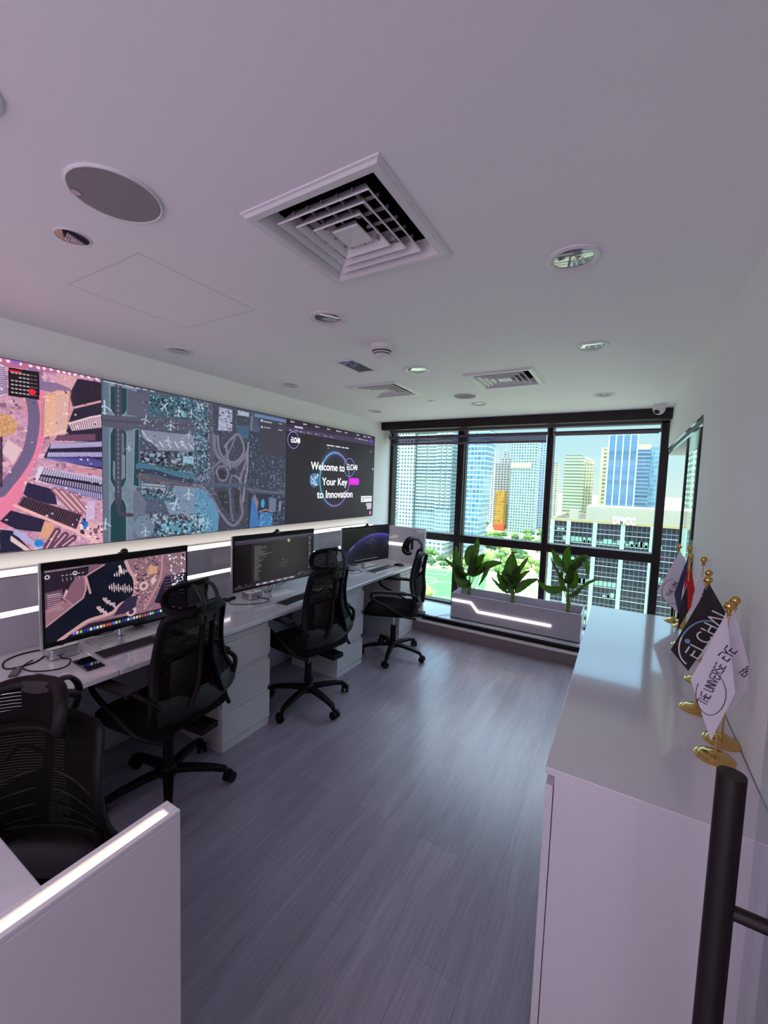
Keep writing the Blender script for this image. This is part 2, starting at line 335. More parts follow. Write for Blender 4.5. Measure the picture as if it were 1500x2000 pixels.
# near partition and near desk
t = thing('desk_partition', 'white partition with a glowing light bar along its top edge in the lower left corner', 'partition', (-.582, -.9, 0))
np_ = MB().box(0, .034, 0, 1.257, 0, 1.142).box(0, .009, 0, 1.257, 1.142, 1.15).box(.026, .034, 0, 1.257, 1.142, 1.15).box(.009, .026, 1.243, 1.257, 1.142, 1.15)
np_.build('panel', white_satin, t, bevel=.0015)
MB().tube([(.0175, 0, 1.1425), (.0175, 1.241, 1.1425)], .0085, 10).build('light_bar', mat('led_bar', (255, 250, 235), .4, emit=(255, 240, 214), es=1.15), t, smooth=True)
t = thing('side_desk', 'white glossy desk corner at the lower left edge beside the lit partition', 'desk', (-1.42, -.9, 0))
MB().box(0, .836, 0, 1.254, .722, .75).build('top', white_gloss, t, bevel=.003)
for y_ in (.04, 1.15): MB().box(.02, .05, y_, y_+.03, 0, .722).build('leg', silver, t)
# ------------------------------------------------------------------ glass door with its pull bar
t = thing('glass_door', 'open clear glass door at the right edge of the view', 'door', (.2, -.14, 0))
MB().box(-.005, .005, 0, .902, .01, 2.34).build('pane', door_glass, t)
pt = MB().tube([(-.079, .707, .22), (-.079, .707, 1.347)], .0133, 28)
h_ = pt.build('pull_bar', mat('black_powder_coat', (22, 9, 12), .5, nz=.08), t, smooth=True)
MB().tube([(-.079, .707, 1.19), (.02, .707, 1.19)], .0075, 20).tube([(-.079, .707, .36), (.02, .707, .36)], .0075, 20).build('standoff', mat('black_powder_coat', (0, 0, 0)), h_, smooth=True)
# ------------------------------------------------------------------ flags on the credenza
GL = {'E': ([[(0, 1), (.62, 1)], [(0, .62), (0, 0), (.62, 0)], [(0, .52), (.52, .52)]], .62), 'L': ([[(0, 1), (0, 0), (.55, 0)]], .55),
 'C': ([[(.72*.5+.42*math.cos(a), .5+.5*math.sin(a)) for a in [math.radians(q) for q in range(50, 311, 20)]]], .7),
 'H': ([[(0, 1), (0, .68)], [(0, .46), (0, 0)], [(0, .5), (.6, .5)], [(.6, 1), (.6, 0)]], .6), 'A': ([[(0, 0), (.36, 1), (.72, 0)]], .72), 'I': ([[(0, 1), (0, 0)]], .02),
 'T': ([[(0, 1), (.6, 1)], [(.3, .86), (.3, 0)]], .6), 'U': ([[(0, 1), (0, .2), (.12, 0), (.48, 0), (.6, .2), (.6, 1)]], .6), 'N': ([[(0, 0), (0, 1), (.6, 0), (.6, 1)]], .6),
 'V': ([[(0, 1), (.34, 0), (.68, 1)]], .68), 'R': ([[(0, 0), (0, 1), (.5, 1), (.58, .75), (.5, .5), (.05, .5)], [(.3, .5), (.6, 0)]], .6),
 'S': ([[(.6, .9), (.5, 1), (.1, 1), (0, .8), (.1, .55), (.5, .45), (.6, .2), (.5, 0), (.1, 0), (0, .1)]], .6), 'Y': ([[(0, 1), (.32, .5), (.64, 1)], [(.32, .42), (.32, 0)]], .64), ' ': ([], .25),
 'D': ([[(0, 0), (0, 1), (.35, 1), (.6, .7), (.6, .3), (.35, 0), (0, 0)]], .6), 'M': ([[(0, 0), (0, 1), (.38, .3), (.76, 1), (.76, 0)]], .76),
 'r': ([[(0, 0), (0, .65)], [(0, .45), (.15, .62), (.35, .65)]], .35), 'e': ([[(0, .35), (.45, .35), (.42, .6), (.2, .68), (.03, .5), (0, .3), (.1, .05), (.4, .02)]], .45)}
def strokes(text, gap=.22):
    out = []; x = 0
    for ch in text:
        g, w = GL[ch]
        for p in g: out.append([(x+a, b) for a, b in p])
        x += w+gap
    return out, x-gap
def ribbon(mb, P2, w, mp, off, mi=0):     # flat stroke laid on a surface mp(x,y)->Vector, lifted by off
    Q = []
    for a, b in zip(P2, P2[1:]):
        n = max(1, int(math.dist(a, b)/(w*2.5)))
        for k in range(n): Q.append((a[0]+(b[0]-a[0])*k/n, a[1]+(b[1]-a[1])*k/n))
    Q.append(P2[-1])
    for a, b in zip(Q, Q[1:]):
        dx, dy = b[0]-a[0], b[1]-a[1]; l = math.hypot(dx, dy) or 1; nx, ny = -dy/l*w/2, dx/l*w/2; ex, ey = dx/l*w*.3, dy/l*w*.3
        q = [(a[0]-ex+nx, a[1]-ey+ny), (b[0]+ex+nx, b[1]+ey+ny), (b[0]+ex-nx, b[1]+ey-ny), (a[0]-ex-nx, a[1]-ey-ny)]
        mb.add([mp(*c)+off for c in q], [(0, 1, 2, 3)], mi)
cl_white = mat('white_satin_cloth', (216, 210, 222), .7, nz=.03, bump=.15, bscale=300)
cl_black = mat('black_satin_cloth', (22, 10, 16), .6, nz=.1); cl_red = mat('red_cloth', (190, 12, 22), .7, nz=.05); cl_blue = mat('night_blue_cloth', (52, 50, 92), .7, nz=.5, nscale=26); cl_navy = mat('navy_cloth', (24, 22, 56), .7)
ink = mat('ink_print', (26, 24, 44), .7); ink_w = mat('white_print', (225, 222, 228), .7); ink_b = mat('pale_blue_print', (120, 156, 196), .7)
def flag_thing(label, bx, by, zt, Yp, corners, fold, ph, cloth, zones=None, extra=None, group='small flags on brass stands'):
    # corners: hoist top, fly top, fly bottom, hoist bottom as (X,Z) on the cloth's own plane
    t = thing('table_flag', label, 'flag', (bx, by, CT), group=group)
    prof = [(.001, 0), (.044, 0), (.0445, .003), (.041, .006), (.037, .0062), (.035, .009), (.028, .0125), (.018, .013), (.008, .018), (.0045, .022), (.001, .022)]
    MB().lathe(prof, n=40).build('base', gold, t, smooth=True)
    hgt = zt-CT
    MB().tube([(0, 0, .015), (0, 0, hgt-.012)], .0028, 12).build('pole', gold, t, smooth=True)
    MB().sphere((0, 0, hgt), .0125, 12).lathe([(.002, -.026), (.006, -.025), (.007, -.021), (.004, -.017), (.0075, -.013), (.005, -.010), (.002, -.009)], (0, 0, hgt), 20).build('finial', gold, t, smooth=True)
    T, L_, B_, R_2 = [Vector(c) for c in corners]
    def yo(X, Z): return Yp+fold*math.sin(((X-T.x)*.55-(Z-T.y)*.18)*75+ph)+fold*.5*math.sin((X-T.x)*130+(Z-T.y)*20+ph)
    def F(s_, v):
        p = (T*(1-s_)+L_*s_)*(1-v)+(R_2*(1-s_)+B_*s_)*v
        return Vector((p.x-bx, yo(p.x, p.y)-by, p.y-CT))
    mats = [cloth]+(zones[0] if zones else [])
    N = 40; cb = MB(); cb.slabgrid(F, N, N, .0006)
    if zones:
        k = 0
        for j in range(N):
            for i in range(N):
                mi = zones[1]((i+.5)/N, (j+.5)/N); cb.m[k] = mi; cb.m[k+1] = mi; k += 2
    co = cb.build('cloth', mats, t, smooth=True)
    if extra: extra(co, lambda X, Z: Vector((X-bx, yo(X, Z)-by, Z-CT)))
    return t
OFF = Vector((0, -.0012, 0))
def text_on(co, S_, text, a, b, hgt, w, m, name='print', gap=.22, mirror=1):
    # baseline from a to b in (X,Z), cap height hgt
    st, wd = strokes(text, gap); a = Vector(a); b = Vector(b); d = (b-a); k = d.length/wd; d.normalize(); n = Vector((-d.y, d.x))*mirror
    mb = MB()
    for p in st: ribbon(mb, [tuple(a+d*(x*k)+n*(y*hgt)) for x, y in p], w, S_, OFF)
    return mb.build(name, m, co)
def ring_on(co, S_, c, rx, rz, rot, w, m, a0, a1, name='ring_print'):
    mb = MB(); P = []
    for i in range(49):
        a = math.radians(a0+(a1-a0)*i/48); x, z = rx*math.cos(a), rz*math.sin(a); P.append((c[0]+x*math.cos(rot)-z*math.sin(rot), c[1]+x*math.sin(rot)+z*math.cos(rot)))
    ribbon(mb, P, w, S_, OFF); return mb.build(name, m, co)
def exA(co, S_):
    text_on(co, S_, 'THE UNIVERSE', [(0.2185,1.0989)][0], [(0.2508,1.2137)][0], .0195, .0022, ink)
    text_on(co, S_, 'EYE', [(0.2529,1.2263)][0], [(0.2698,1.2573)][0], .022, .0028, ink)
    ring_on(co, S_, [(0.2257,1.1316)][0], .030, .0555, -.05, .0016, ink, -200, 70)
flag_thing('white cloth flag with a ring emblem, on the brass stand nearest the glass door', .247, 1.332, 1.368, 1.325, [(0.2417,1.3521),(0.1819,1.1578),(0.2344,1.0095),(0.2736,1.1513)], .0022, 0, cl_white, extra=exA)
def exB(co, S_): text_on(co, S_, 'ERS', [(0.3085,1.1618)][0], [(0.3258,1.1866)][0], .014, .0022, ink)
flag_thing('white flag hanging just behind the nearest white flag, nearly touching the wall', .277, 1.432, 1.364, 1.424, [(0.2737,1.3464),(0.2442,1.1315),(0.2911,1.065),(0.3295,1.1499)], .003, 1.2, cl_white, extra=exB)
def exC(co, S_):
    text_on(co, S_, 'ELCHAI', [(0.2327,1.131)][0], [(0.2899,1.2775)][0], .036, .0042, ink_w, gap=.26)
    ring_on(co, S_, [(0.2369,1.18)][0], .052, .080, -.35, .0042, ink_w, 185, 262, 'ring_print')
    ring_on(co, S_, [(0.2369,1.18)][0], .052, .080, -.35, .0042, ink_b, 60, 185, 'ring_print')
    mb = MB(); c = [(0.2011,1.1817)][0]
    mb.add([S_(c[0]+.0075*math.cos(a*PI/8), c[1]+.0075*math.sin(a*PI/8))+OFF*1.5 for a in range(16)], [tuple(range(16))]); mb.build('dot_print', ink_b, co)
flag_thing('black flag with white lettering and a blue ring', .240, 1.60, (0.2429,1.6,1.3826)[2], 1.59, [(0.2435,1.3718),(0.1602,1.1434),(0.2099,1.085),(0.2918,1.2842)], .0008, .5, cl_black, extra=exC)
def exD(co, S_):
    mb = MB()
    for (X, Z) in [(0.2723,1.3269),(0.2674,1.313),(0.2736,1.3084),(0.2642,1.2956),(0.2706,1.2891),(0.264,1.2785),(0.2705,1.2702)]:
        P = [S_(X+(.0042 if q % 2 == 0 else .0017)*math.sin(q*PI/5), Z+(.0042 if q % 2 == 0 else .0017)*math.cos(q*PI/5))+OFF for q in range(10)]
        mb.add(P, [tuple(range(10))])
    mb.build('star_print', ink_w, co)
flag_thing('dark blue flag with small white stars peeking out behind the black flag', .278, 1.85, (0.2775,1.85,1.366)[2], 1.845, [(0.2777,1.3539),(0.2569,1.2527),(0.2777,1.1486),(0.2977,1.2376)], .002, .3, cl_navy, extra=exD)
flag_thing('plain white flag hanging behind the red, white and black flag', .300, 2.13, (0.2996,2.13,1.3758)[2], 2.125, [(0.2992,1.3614),(0.2752,1.2167),(0.265,1.0889),(0.3083,1.2332)], .004, .3, cl_white)
flag_thing('flag with red, white and black fields, in the middle of the far stands', .268, 2.24, (0.2683,2.24,1.3716)[2], 2.235, [(0.2693,1.3496),(0.2506,1.2223),(0.2416,1.0283),(0.2989,1.1888)], .006, 1.0, cl_red,
    zones=([cl_white, cl_black], lambda s_, v: 0 if (s_ < .42) or (s_ < .75 and v < .28) else (1 if v < .30 else 2)))
flag_thing('dark blue flag with a mottled pale pattern behind the farthest white flag', .300, 2.56, (0.3006,2.56,1.3725)[2], 2.555, [(0.3023,1.3551),(0.2523,1.1282),(0.2767,1.0252),(0.3514,1.2181)], .006, .4, cl_blue)
def exH(co, S_):
    text_on(co, S_, 'THE UNI', [(0.2418,1.0908)][0], [(0.2721,1.1707)][0], .018, .0028, ink)
    ring_on(co, S_, [(0.2575,1.1241)][0], .052, .068, -.2, .002, ink, -250, 60)
flag_thing('white flag with a ring emblem, farthest of the flags and closest to the window', .267, 2.65, (0.2705,2.65,1.3664)[2], 2.64, [(0.269,1.3429),(0.1834,1.109),(0.2808,1.0144),(0.2937,1.3023)], .001, 1.4, cl_white, extra=exH)
# ------------------------------------------------------------------ planter
t = thing('planter_box', 'long pale planter trough with a glowing bent light line on its front', 'planter', (0, 0, 0))
PX0, PX1, PY0, PY1, PZ0, PZ1 = -1.565, -.275, 4.20, 4.53, .196, .472
g = MB(); th = .011
g.box(PX0, PX1, PY0, PY0+th, PZ0, PZ1).box(PX0, PX1, PY1-th, PY1, PZ0, PZ1).box(PX0, PX0+th, PY0+th, PY1-th, PZ0, PZ1).box(PX1-th, PX1, PY0+th, PY1-th, PZ0, PZ1).box(PX0, PX1, PY0, PY1, PZ0, PZ0+.01).box(PX0+th, PX1-th, PY0+th, PY1-th, PZ1-.115, PZ1-.10)
g.build('trough', mat('planter_lacquer', (176, 166, 178), .25, nz=.02), t, bevel=.0015)
lp = [(-1.552, .397), (-1.343, .397), (-1.267, .313), (-.541, .313)]
lb = MB()
for a, b in zip(lp, lp[1:]):
    d = Vector(b)-Vector(a); d.normalize(); n = Vector((-d.y, d.x))*.011; e_ = d*.004
    q = [Vector(a)-e_+n, Vector(b)+e_+n, Vector(b)+e_-n, Vector(a)-e_-n]
    lb.prism([(p.x, p.y) for p in q], PY0-.010, PY0+.001, axis='y')
lb.build('light_line', led_cool, t)
leaf_m = mat('banana_leaf', (42, 64, 17), .42, nz=.35, nscale=14, spec=.5)
leaf_m.node_tree.nodes['Principled BSDF'].inputs['Subsurface Weight'].default_value = 0
def leafify(m):   # thin leaf lets some light through
    n = m.node_tree; p = n.nodes['Principled BSDF']; o = [x for x in n.nodes if x.type == 'OUTPUT_MATERIAL'][0]
    tr = n.nodes.new('ShaderNodeBsdfTranslucent'); tr.inputs[0].default_value = (*lin((90, 140, 8)), 1); mx = n.nodes.new('ShaderNodeMixShader'); mx.inputs[0].default_value = .14
    n.links.new(p.outputs[0], mx.inputs[1]); n.links.new(tr.outputs[0], mx.inputs[2]); n.links.new(mx.outputs[0], o.inputs[0])
leafify(leaf_m)
stem_m = mat('leaf_stalk', (96, 100, 34), .5, nz=.3, nscale=20); wire_m = mat('dark_wire_stalk', (40, 40, 26), .6)
def leaf(t, base, mid, tip, w, yaw=0, droop=0, facing=(0, -1, 0), nm='leaf'):
    B, M, T = Vector(base), Vector(mid), Vector(tip)
    P = [B*(1-s)*(1-s)+(M*2-(B+T)*.5)*2*s*(1-s)+T*s*s for s in [i/20 for i in range(21)]]
    fv = Vector(facing).normalized()
    def F(a, b):
        i = min(int(b*20), 19); fr = b*20-i; c = P[i].lerp(P[i+1], fr); d = (P[i+1]-P[i]).normalized(); side = d.cross(fv).normalized(); nn = side.cross(d)
        prof = (math.sin(PI*min(1, (b*.93+.045))**.82))**.75*w
        x = (a-.5)*2
        return c+side*x*prof*.5+nn*(abs(x)**1.3*prof*.22)+nn*.004*math.sin(b*34+x*3)*abs(x)
    mb = MB(); mb.grid(F, 10, 28); o = mb.build(nm, leaf_m, t, smooth=True)
    MB().tube([p+fv*.002 for p in P[:19]], [.0035*(1-.8*i/19) for i in range(19)], 6).build('midrib', stem_m, o, smooth=True)
    return o
def plant(label, bx, by, bz, leaves, wires):
    t = thing('banana_plant', label, 'plant', (bx, by, bz), group='leafy plants in the window trough')
    MB().tube([(0, 0, 0), (.003, 0, .10), (0, .0, .21)], [.017, .014, .010], 12).tube([(.008, .006, 0), (.012, .004, .17)], [.011, .007], 8).tube([(-.010, -.004, 0), (-.012, 0, .15)], [.010, .006], 8).build('stem', stem_m, t, smooth=True)
    for (m0, m1, tip, w, dy, fc) in leaves:
        m0, m1, tip = [Vector((a[0]-bx, 0, a[1]-bz)) for a in (m0, m1, tip)]
        m1.y = dy*.5; tip.y = dy; m0.y = dy*.1
        st = Vector((0, 0, .12))
        o = leaf(t, m0, m1, tip, w, facing=fc)
        MB().tube(spline([st, (st+m0)*.5+Vector((0, 0, .01)), m0], 4), .0035, 6).build('stalk', stem_m, o, smooth=True)
    for a, b in wires:
        MB().tube(spline([(0, 0, .02), ((a[0]-bx)*.6, .01, (a[1]-bz)*.6), (a[0]-bx, .01, a[1]-bz), (b[0]-bx, .02, b[1]-bz)], 5), .0014, 5).build('twig', wire_m, t)
    return t
Fc = (0, -1, .1); Fl = (-.6, -.8, .1); Fr = (.6, -.8, .1); Fu = (0, -.5, .86)
bz = PZ1-.10
LV = lambda L: L
plant('leafy plant at the left end of the trough, leaves spread widest', -1.425, 4.37, bz, [
 ([(-1.4692,0.6089)][0], [(-1.5305,0.763)][0], [(-1.5886,0.9655)][0], .155, -.03, Fl), ([(-1.4279,0.7304)][0], [(-1.3857,0.9361)][0], [(-1.3638,1.0746)][0], .085, .02, Fr),
 ([(-1.4469,0.7567)][0], [(-1.4481,0.9004)][0], [(-1.4171,0.984)][0], .10, .05, Fc), ([(-1.5039,0.7085)][0], [(-1.6267,0.7446)][0], [(-1.7352,0.8075)][0], .055, 0, Fl),
 ([(-1.4368,0.6715)][0], [(-1.524,0.6299)][0], [(-1.5793,0.7742)][0], .10, -.06, Fu), ([(-1.4205,0.5815)][0], [(-1.5101,0.5911)][0], [(-1.6093,0.7645)][0], .13, -.05, Fc),
 ([(-1.383,0.6505)][0], [(-1.2468,0.7889)][0], [(-1.0778,0.8334)][0], .095, 0, Fr), ([(-1.355,0.6718)][0], [(-1.2444,0.7442)][0], [(-1.3089,0.5586)][0], .06, -.05, Fr),
 ([(-1.4245,0.6618)][0], [(-1.3498,0.7981)][0], [(-1.2643,0.9106)][0], .11, -.02, Fc), ([(-1.412,0.6463)][0], [(-1.3873,0.736)][0], [(-1.349,0.8949)][0], .10, -.05, Fc)],
 [([(-1.3498,0.5694)][0], [(-1.3218,0.6993)][0]), ([(-1.4945,0.5176)][0], [(-1.5107,0.6027)][0])])
plant('leafy plant in the middle of the trough with one broad upright leaf', -.95, 4.37, bz, [
 ([(-0.9665,0.6565)][0], [(-0.9792,0.7916)][0], [(-0.9775,0.9553)][0], .15, .02, Fc), ([(-0.9433,0.7147)][0], [(-0.8819,0.8318)][0], [(-0.8255,0.925)][0], .05, .05, Fr),
 ([(-0.9784,0.5832)][0], [(-1.0461,0.6444)][0], [(-1.1167,0.745)][0], .11, -.02, Fl), ([(-0.986,0.5268)][0], [(-1.07,0.5852)][0], [(-1.174,0.681)][0], .05, -.05, Fl),
 ([(-0.9591,0.5204)][0], [(-0.9469,0.5883)][0], [(-0.9446,0.6434)][0], .12, -.08, Fu), ([(-0.9178,0.5383)][0], [(-0.8509,0.6471)][0], [(-0.7033,0.7232)][0], .095, -.03, Fr),
 ([(-0.9364,0.59)][0], [(-0.8759,0.7245)][0], [(-0.7972,0.7842)][0], .05, .03, Fr), ([(-0.9515,0.5766)][0], [(-0.9276,0.717)][0], [(-0.9076,0.8284)][0], .11, 0, Fc), ([(-0.962,0.5749)][0], [(-1.0209,0.6758)][0], [(-1.0528,0.7705)][0], .11, 0, Fc)],
 [([(-1.0416,0.5619)][0], [(-1.1888,0.7518)][0])])
plant('leafy plant at the right end of the trough with a drooping leaf', -.41, 4.37, bz, [
 ([(-0.444,0.8132)][0], [(-0.4532,0.9655)][0], [(-0.4378,1.0945)][0], .085, 0, Fc), ([(-0.4801,0.8698)][0], [(-0.5318,0.9455)][0], [(-0.5992,1.0358)][0], .085, .03, Fl),
 ([(-0.421,0.8165)][0], [(-0.3156,0.9573)][0], [(-0.2568,0.7998)][0], .085, 0, Fr), ([(-0.4241,0.7136)][0], [(-0.5092,0.8039)][0], [(-0.6,0.9682)][0], .04, -.03, Fl),
 ([(-0.4225,0.8418)][0], [(-0.346,0.9384)][0], [(-0.2747,1.0174)][0], .09, .02, Fc), ([(-0.4379,0.6341)][0], [(-0.4765,0.7312)][0], [(-0.4836,0.8488)][0], .075, -.02, Fl),
 ([(-0.4673,0.6552)][0], [(-0.586,0.6464)][0], [(-0.7039,0.7337)][0], .085, -.08, Fl), ([(-0.3798,0.5925)][0], [(-0.2663,0.7381)][0], [(-0.1516,0.8006)][0], .035, 0, Fr),
 ([(-0.4072,0.5878)][0], [(-0.3511,0.6485)][0], [(-0.3053,0.7169)][0], .06, -.04, Fr), ([(-0.3935,0.6671)][0], [(-0.3814,0.7712)][0], [(-0.3785,0.8734)][0], .10, 0, Fc), ([(-0.4333,0.7121)][0], [(-0.4149,0.7918)][0], [(-0.4094,0.9302)][0], .08, -.03, Fc)],
 [([(-0.4814,0.497)][0], [(-0.5474,0.5637)][0]), ([(-0.3208,0.5262)][0], [(-0.2823,0.6346)][0])])
cb = MB().tube(spline([(-1.58, 4.3, .199), (-1.66, 4.22, .198), (-1.72, 4.12, .197), (-1.80, 4.07, .22), (-1.845, 4.10, .25), (-1.885, 4.13, .33)], 8), .0025, 6)
tag(cb.build('white_cable', mat('white_cord', (215, 210, 215), .5)), 'thin white cord running from the planter trough to the end panel', 'cord')
# ------------------------------------------------------------------ blinds
def blind(label, x0, x1, ztube, ztop, zbot):
    t = thing('roller_blind', label, 'blind', ((x0+x1)/2, 4.575, ztube), group='roller blinds at the window head'); w = (x1-x0)/2
    MB().tube([(-w, 0, 0), (w, 0, 0)], .017, 16).build('roller', purple_grey, t, smooth=True)
    MB().box(-w+.01, w-.01, .013, .0145, zbot-ztube, 0).build('fabric', glass_mat('blind_fabric', (170, 160, 172), .3, .5), t)
    MB().box(-w+.01, w-.01, .006, .022, zbot-ztube-.012, zbot-ztube+.010).build('bottom_bar', purple_grey, t, bevel=.002)
    MB().box(-w-.008, -w, -.02, .035, -.02, .05).box(w, w+.008, -.02, .035, -.02, .05).build('bracket', grey_pl, t)
blind('roller blind slightly lowered across the left and middle window bays', -2.62, -.735, 2.215, 2.24, 2.135)
blind('rolled up blind across the right window bay', -.675, .245, 2.215, 2.24, 2.20)
MB_ = MB().box(-2.62, .25, 4.56, 4.60, 2.275, 2.306)
struct('trim_9', MB_, purple_grey)
# ------------------------------------------------------------------ raster painter for the pictures the screens show
class Pic:
    def __init__(s, W_, H_, aspect, base):
        s.W, s.H, s.A = W_, H_, aspect; s.im = np.zeros((H_, W_, 3)); s.im[:] = np.array(base, float)
        y, x = np.mgrid[0:H_, 0:W_]; s.x = x/(W_-1)*aspect; s.y = y/(H_-1); s.rs = np.random.RandomState(7)
    def bb(s, P, pad=0):
        xs_ = [p[0] for p in P]; ys_ = [p[1] for p in P]
        i0 = max(0, int((min(xs_)-pad)/s.A*(s.W-1))); i1 = min(s.W, int((max(xs_)+pad)/s.A*(s.W-1))+2); j0 = max(0, int((min(ys_)-pad)*(s.H-1))); j1 = min(s.H, int((max(ys_)+pad)*(s.H-1))+2)
        return i0, i1, j0, j1
    def mask(s, P):
        i0, i1, j0, j1 = s.bb(P)
        if i1 <= i0 or j1 <= j0: return None
        X = s.x[j0:j1, i0:i1]; Y = s.y[j0:j1, i0:i1]; m = np.zeros(X.shape, bool)
        for (ax, ay), (bx, by) in zip(P, P[1:]+P[:1]):
            if ay == by: continue
            c = ((ay > Y) != (by > Y)) & (X < (bx-ax)*(Y-ay)/(by-ay)+ax); m ^= c
        return (slice(j0, j1), slice(i0, i1)), m
    def poly(s, P, col, a=1., clip=None):
        r = s.mask(P)
        if r is None: return s
        sl, m = r; k = m*a; s.im[sl] = s.im[sl]*(1-k[..., None])+np.array(col, float)*k[..., None]; return s
    def line(s, P, w, col, a=1., soft=.004, dash=None, fn=None):
        for p, q in zip(P, P[1:]):
            i0, i1, j0, j1 = s.bb([p, q], w+soft)
            if i1 <= i0 or j1 <= j0: continue
            X = s.x[j0:j1, i0:i1]; Y = s.y[j0:j1, i0:i1]; dx, dy = q[0]-p[0], q[1]-p[1]; L2 = dx*dx+dy*dy+1e-12
            t = np.clip(((X-p[0])*dx+(Y-p[1])*dy)/L2, 0, 1); d = np.hypot(X-p[0]-t*dx, Y-p[1]-t*dy)
            k = np.clip((w/2+soft/2-d)/soft, 0, 1)*a
            if dash: k = k*(((t*math.sqrt(L2)) % dash[0]) < dash[1])
            s.im[j0:j1, i0:i1] = s.im[j0:j1, i0:i1]*(1-k[..., None])+np.array(col, float)*k[..., None]
        return s
    def curve(s, P, w, col, **k): return s.line([(v.x, v.y) for v in spline([(p[0], p[1], 0) for p in P], 8)], w, col, **k)
    def disc(s, c, r, col, a=1., ry=None): return s.poly([(c[0]+r*math.cos(i*PI/8), c[1]+(ry or r)*math.sin(i*PI/8)) for i in range(16)], col, a)
    def noise(s, amt, cell, P=None, mono=.7):
        h, w = max(2, int(s.H/cell)), max(2, int(s.W/cell)); g = s.rs.rand(h+1, w+1, 3)-.5; g = g*(1-mono)+g[..., :1]*mono
        yi = np.linspace(0, h-1e-3, s.H); xi = np.linspace(0, w-1e-3, s.W); y0 = yi.astype(int); x0 = xi.astype(int); fy = (yi-y0)[:, None, None]; fx = (xi-x0)[None, :, None]
        G = (g[y0][:, x0]*(1-fx)+g[y0][:, x0+1]*fx)*(1-fy)+(g[y0+1][:, x0]*(1-fx)+g[y0+1][:, x0+1]*fx)*fy
        G = G*2*amt
        if P is None: s.im += G
        else:
            r = s.mask(P)
            if r: sl, m = r; s.im[sl] += G[sl]*m[..., None]
        return s
    def specks(s, P, n, sz, cols, a=1., ang=0):
        xs_ = [p[0] for p in P]; ys_ = [p[1] for p in P]; r = s.mask(P)
        if r is None: return s
        sl, m = r; full = np.zeros((s.H, s.W), bool); full[sl] = m
        for _ in range(n):
            x = s.rs.uniform(min(xs_), max(xs_)); y = s.rs.uniform(min(ys_), max(ys_))
            i, j = int(x/s.A*(s.W-1)), int(y*(s.H-1))
            if not (0 <= i < s.W and 0 <= j < s.H) or not full[j, i]: continue
            w = sz*s.rs.uniform(.4, 1.3); h = sz*s.rs.uniform(.4, 1.3); c = cols[s.rs.randint(len(cols))]; ca, sa = math.cos(ang), math.sin(ang)
            s.poly([(x+dx*w*ca-dy*h*sa, y+dx*w*sa+dy*h*ca) for dx, dy in ((-1, -1), (1, -1), (1, 1), (-1, 1))], c, a)
        return s
    def ribs(s, a, b, c, d, n, w, col, al=1.):   # n strokes from edge a-b across to edge d-c
        for i in range(n):
            k = (i+.5)/n; p = (a[0]+(b[0]-a[0])*k, a[1]+(b[1]-a[1])*k); q = (d[0]+(c[0]-d[0])*k, d[1]+(c[1]-d[1])*k); s.line([p, q], w, col, a=al, soft=.003)
        return s
    def plane(s, c, sz, ang, col):
        ca, sa = math.cos(ang), math.sin(ang); R = lambda x, y: (c[0]+(x*ca-y*sa)*sz, c[1]+(x*sa+y*ca)*sz)
        s.line([R(0, -1), R(0, 1)], sz*.24, col, soft=.003); s.line([R(-.95, .35), R(0, -.25), R(.95, .35)], sz*.2, col, soft=.003); s.line([R(-.35, .95), R(0, .75), R(.35, .95)], sz*.14, col, soft=.003); return s
    def rrect(s, x0, y0, x1, y1, r, col, a=1.):
        P = []
        for cx, cy, a0 in ((x1-r, y0+r, -90), (x1-r, y1-r, 0), (x0+r, y1-r, 90), (x0+r, y0+r, 180)):
            for k in range(5): an = math.radians(a0+k*22.5); P.append((cx+r*math.cos(an), cy+r*math.sin(an)))
        return s.poly(P, col, a)
def screen_mesh(name, pic, fn, parent, strength=1., rough=.35):
    Wn, Hn = pic.W, pic.H; me = bpy.data.meshes.new(name)
    co = np.zeros((Hn*Wn, 3)); a0, a1, b0 = [np.array(fn(*q)) for q in ((0, 0), (1, 0), (0, 1))]
    jj, ii = np.mgrid[0:Hn, 0:Wn]; co = (a0+(a1-a0)*(ii.reshape(-1, 1)/(Wn-1))+(b0-a0)*(jj.reshape(-1, 1)/(Hn-1)))
    j2, i2 = np.mgrid[0:Hn-1, 0:Wn-1]; q = (j2*Wn+i2).reshape(-1); F = np.stack([q, q+Wn, q+Wn+1, q+1], 1)
    me.vertices.add(Hn*Wn); me.vertices.foreach_set('co', co.astype(np.float32).ravel()); n = len(F)
    me.loops.add(n*4); me.loops.foreach_set('vertex_index', F.astype(np.int32).ravel()); me.polygons.add(n)
    me.polygons.foreach_set('loop_start', (np.arange(n)*4).astype(np.int32)); me.update(calc_edges=True)
    at = me.color_attributes.new('picture', 'FLOAT_COLOR', 'POINT'); im = np.clip(pic.im/255, 0, 1); im = np.where(im <= .04045, im/12.92, ((im+.055)/1.055)**2.4)
    rgba = np.ones((Hn*Wn, 4), np.float32); rgba[:, :3] = im.reshape(-1, 3); at.data.foreach_set('color', rgba.ravel())
    m = bpy.data.materials.new('lit_'+name); m.use_nodes = True; nn = m.node_tree; p = nn.nodes['Principled BSDF']; p.inputs['Base Color'].default_value = (.01, .01, .01, 1); p.inputs['Roughness'].default_value = rough; p.inputs['Specular IOR Level'].default_value = .3
    a_ = nn.nodes.new('ShaderNodeVertexColor'); a_.layer_name = 'picture'; nn.links.new(a_.outputs[0], p.inputs['Emission Color']); p.inputs['Emission Strength'].default_value = strength
    me.materials.append(m); o = bpy.data.objects.new(name, me); C.objects.link(o); o.parent = parent; return o
ASP = 1.4776/.9368
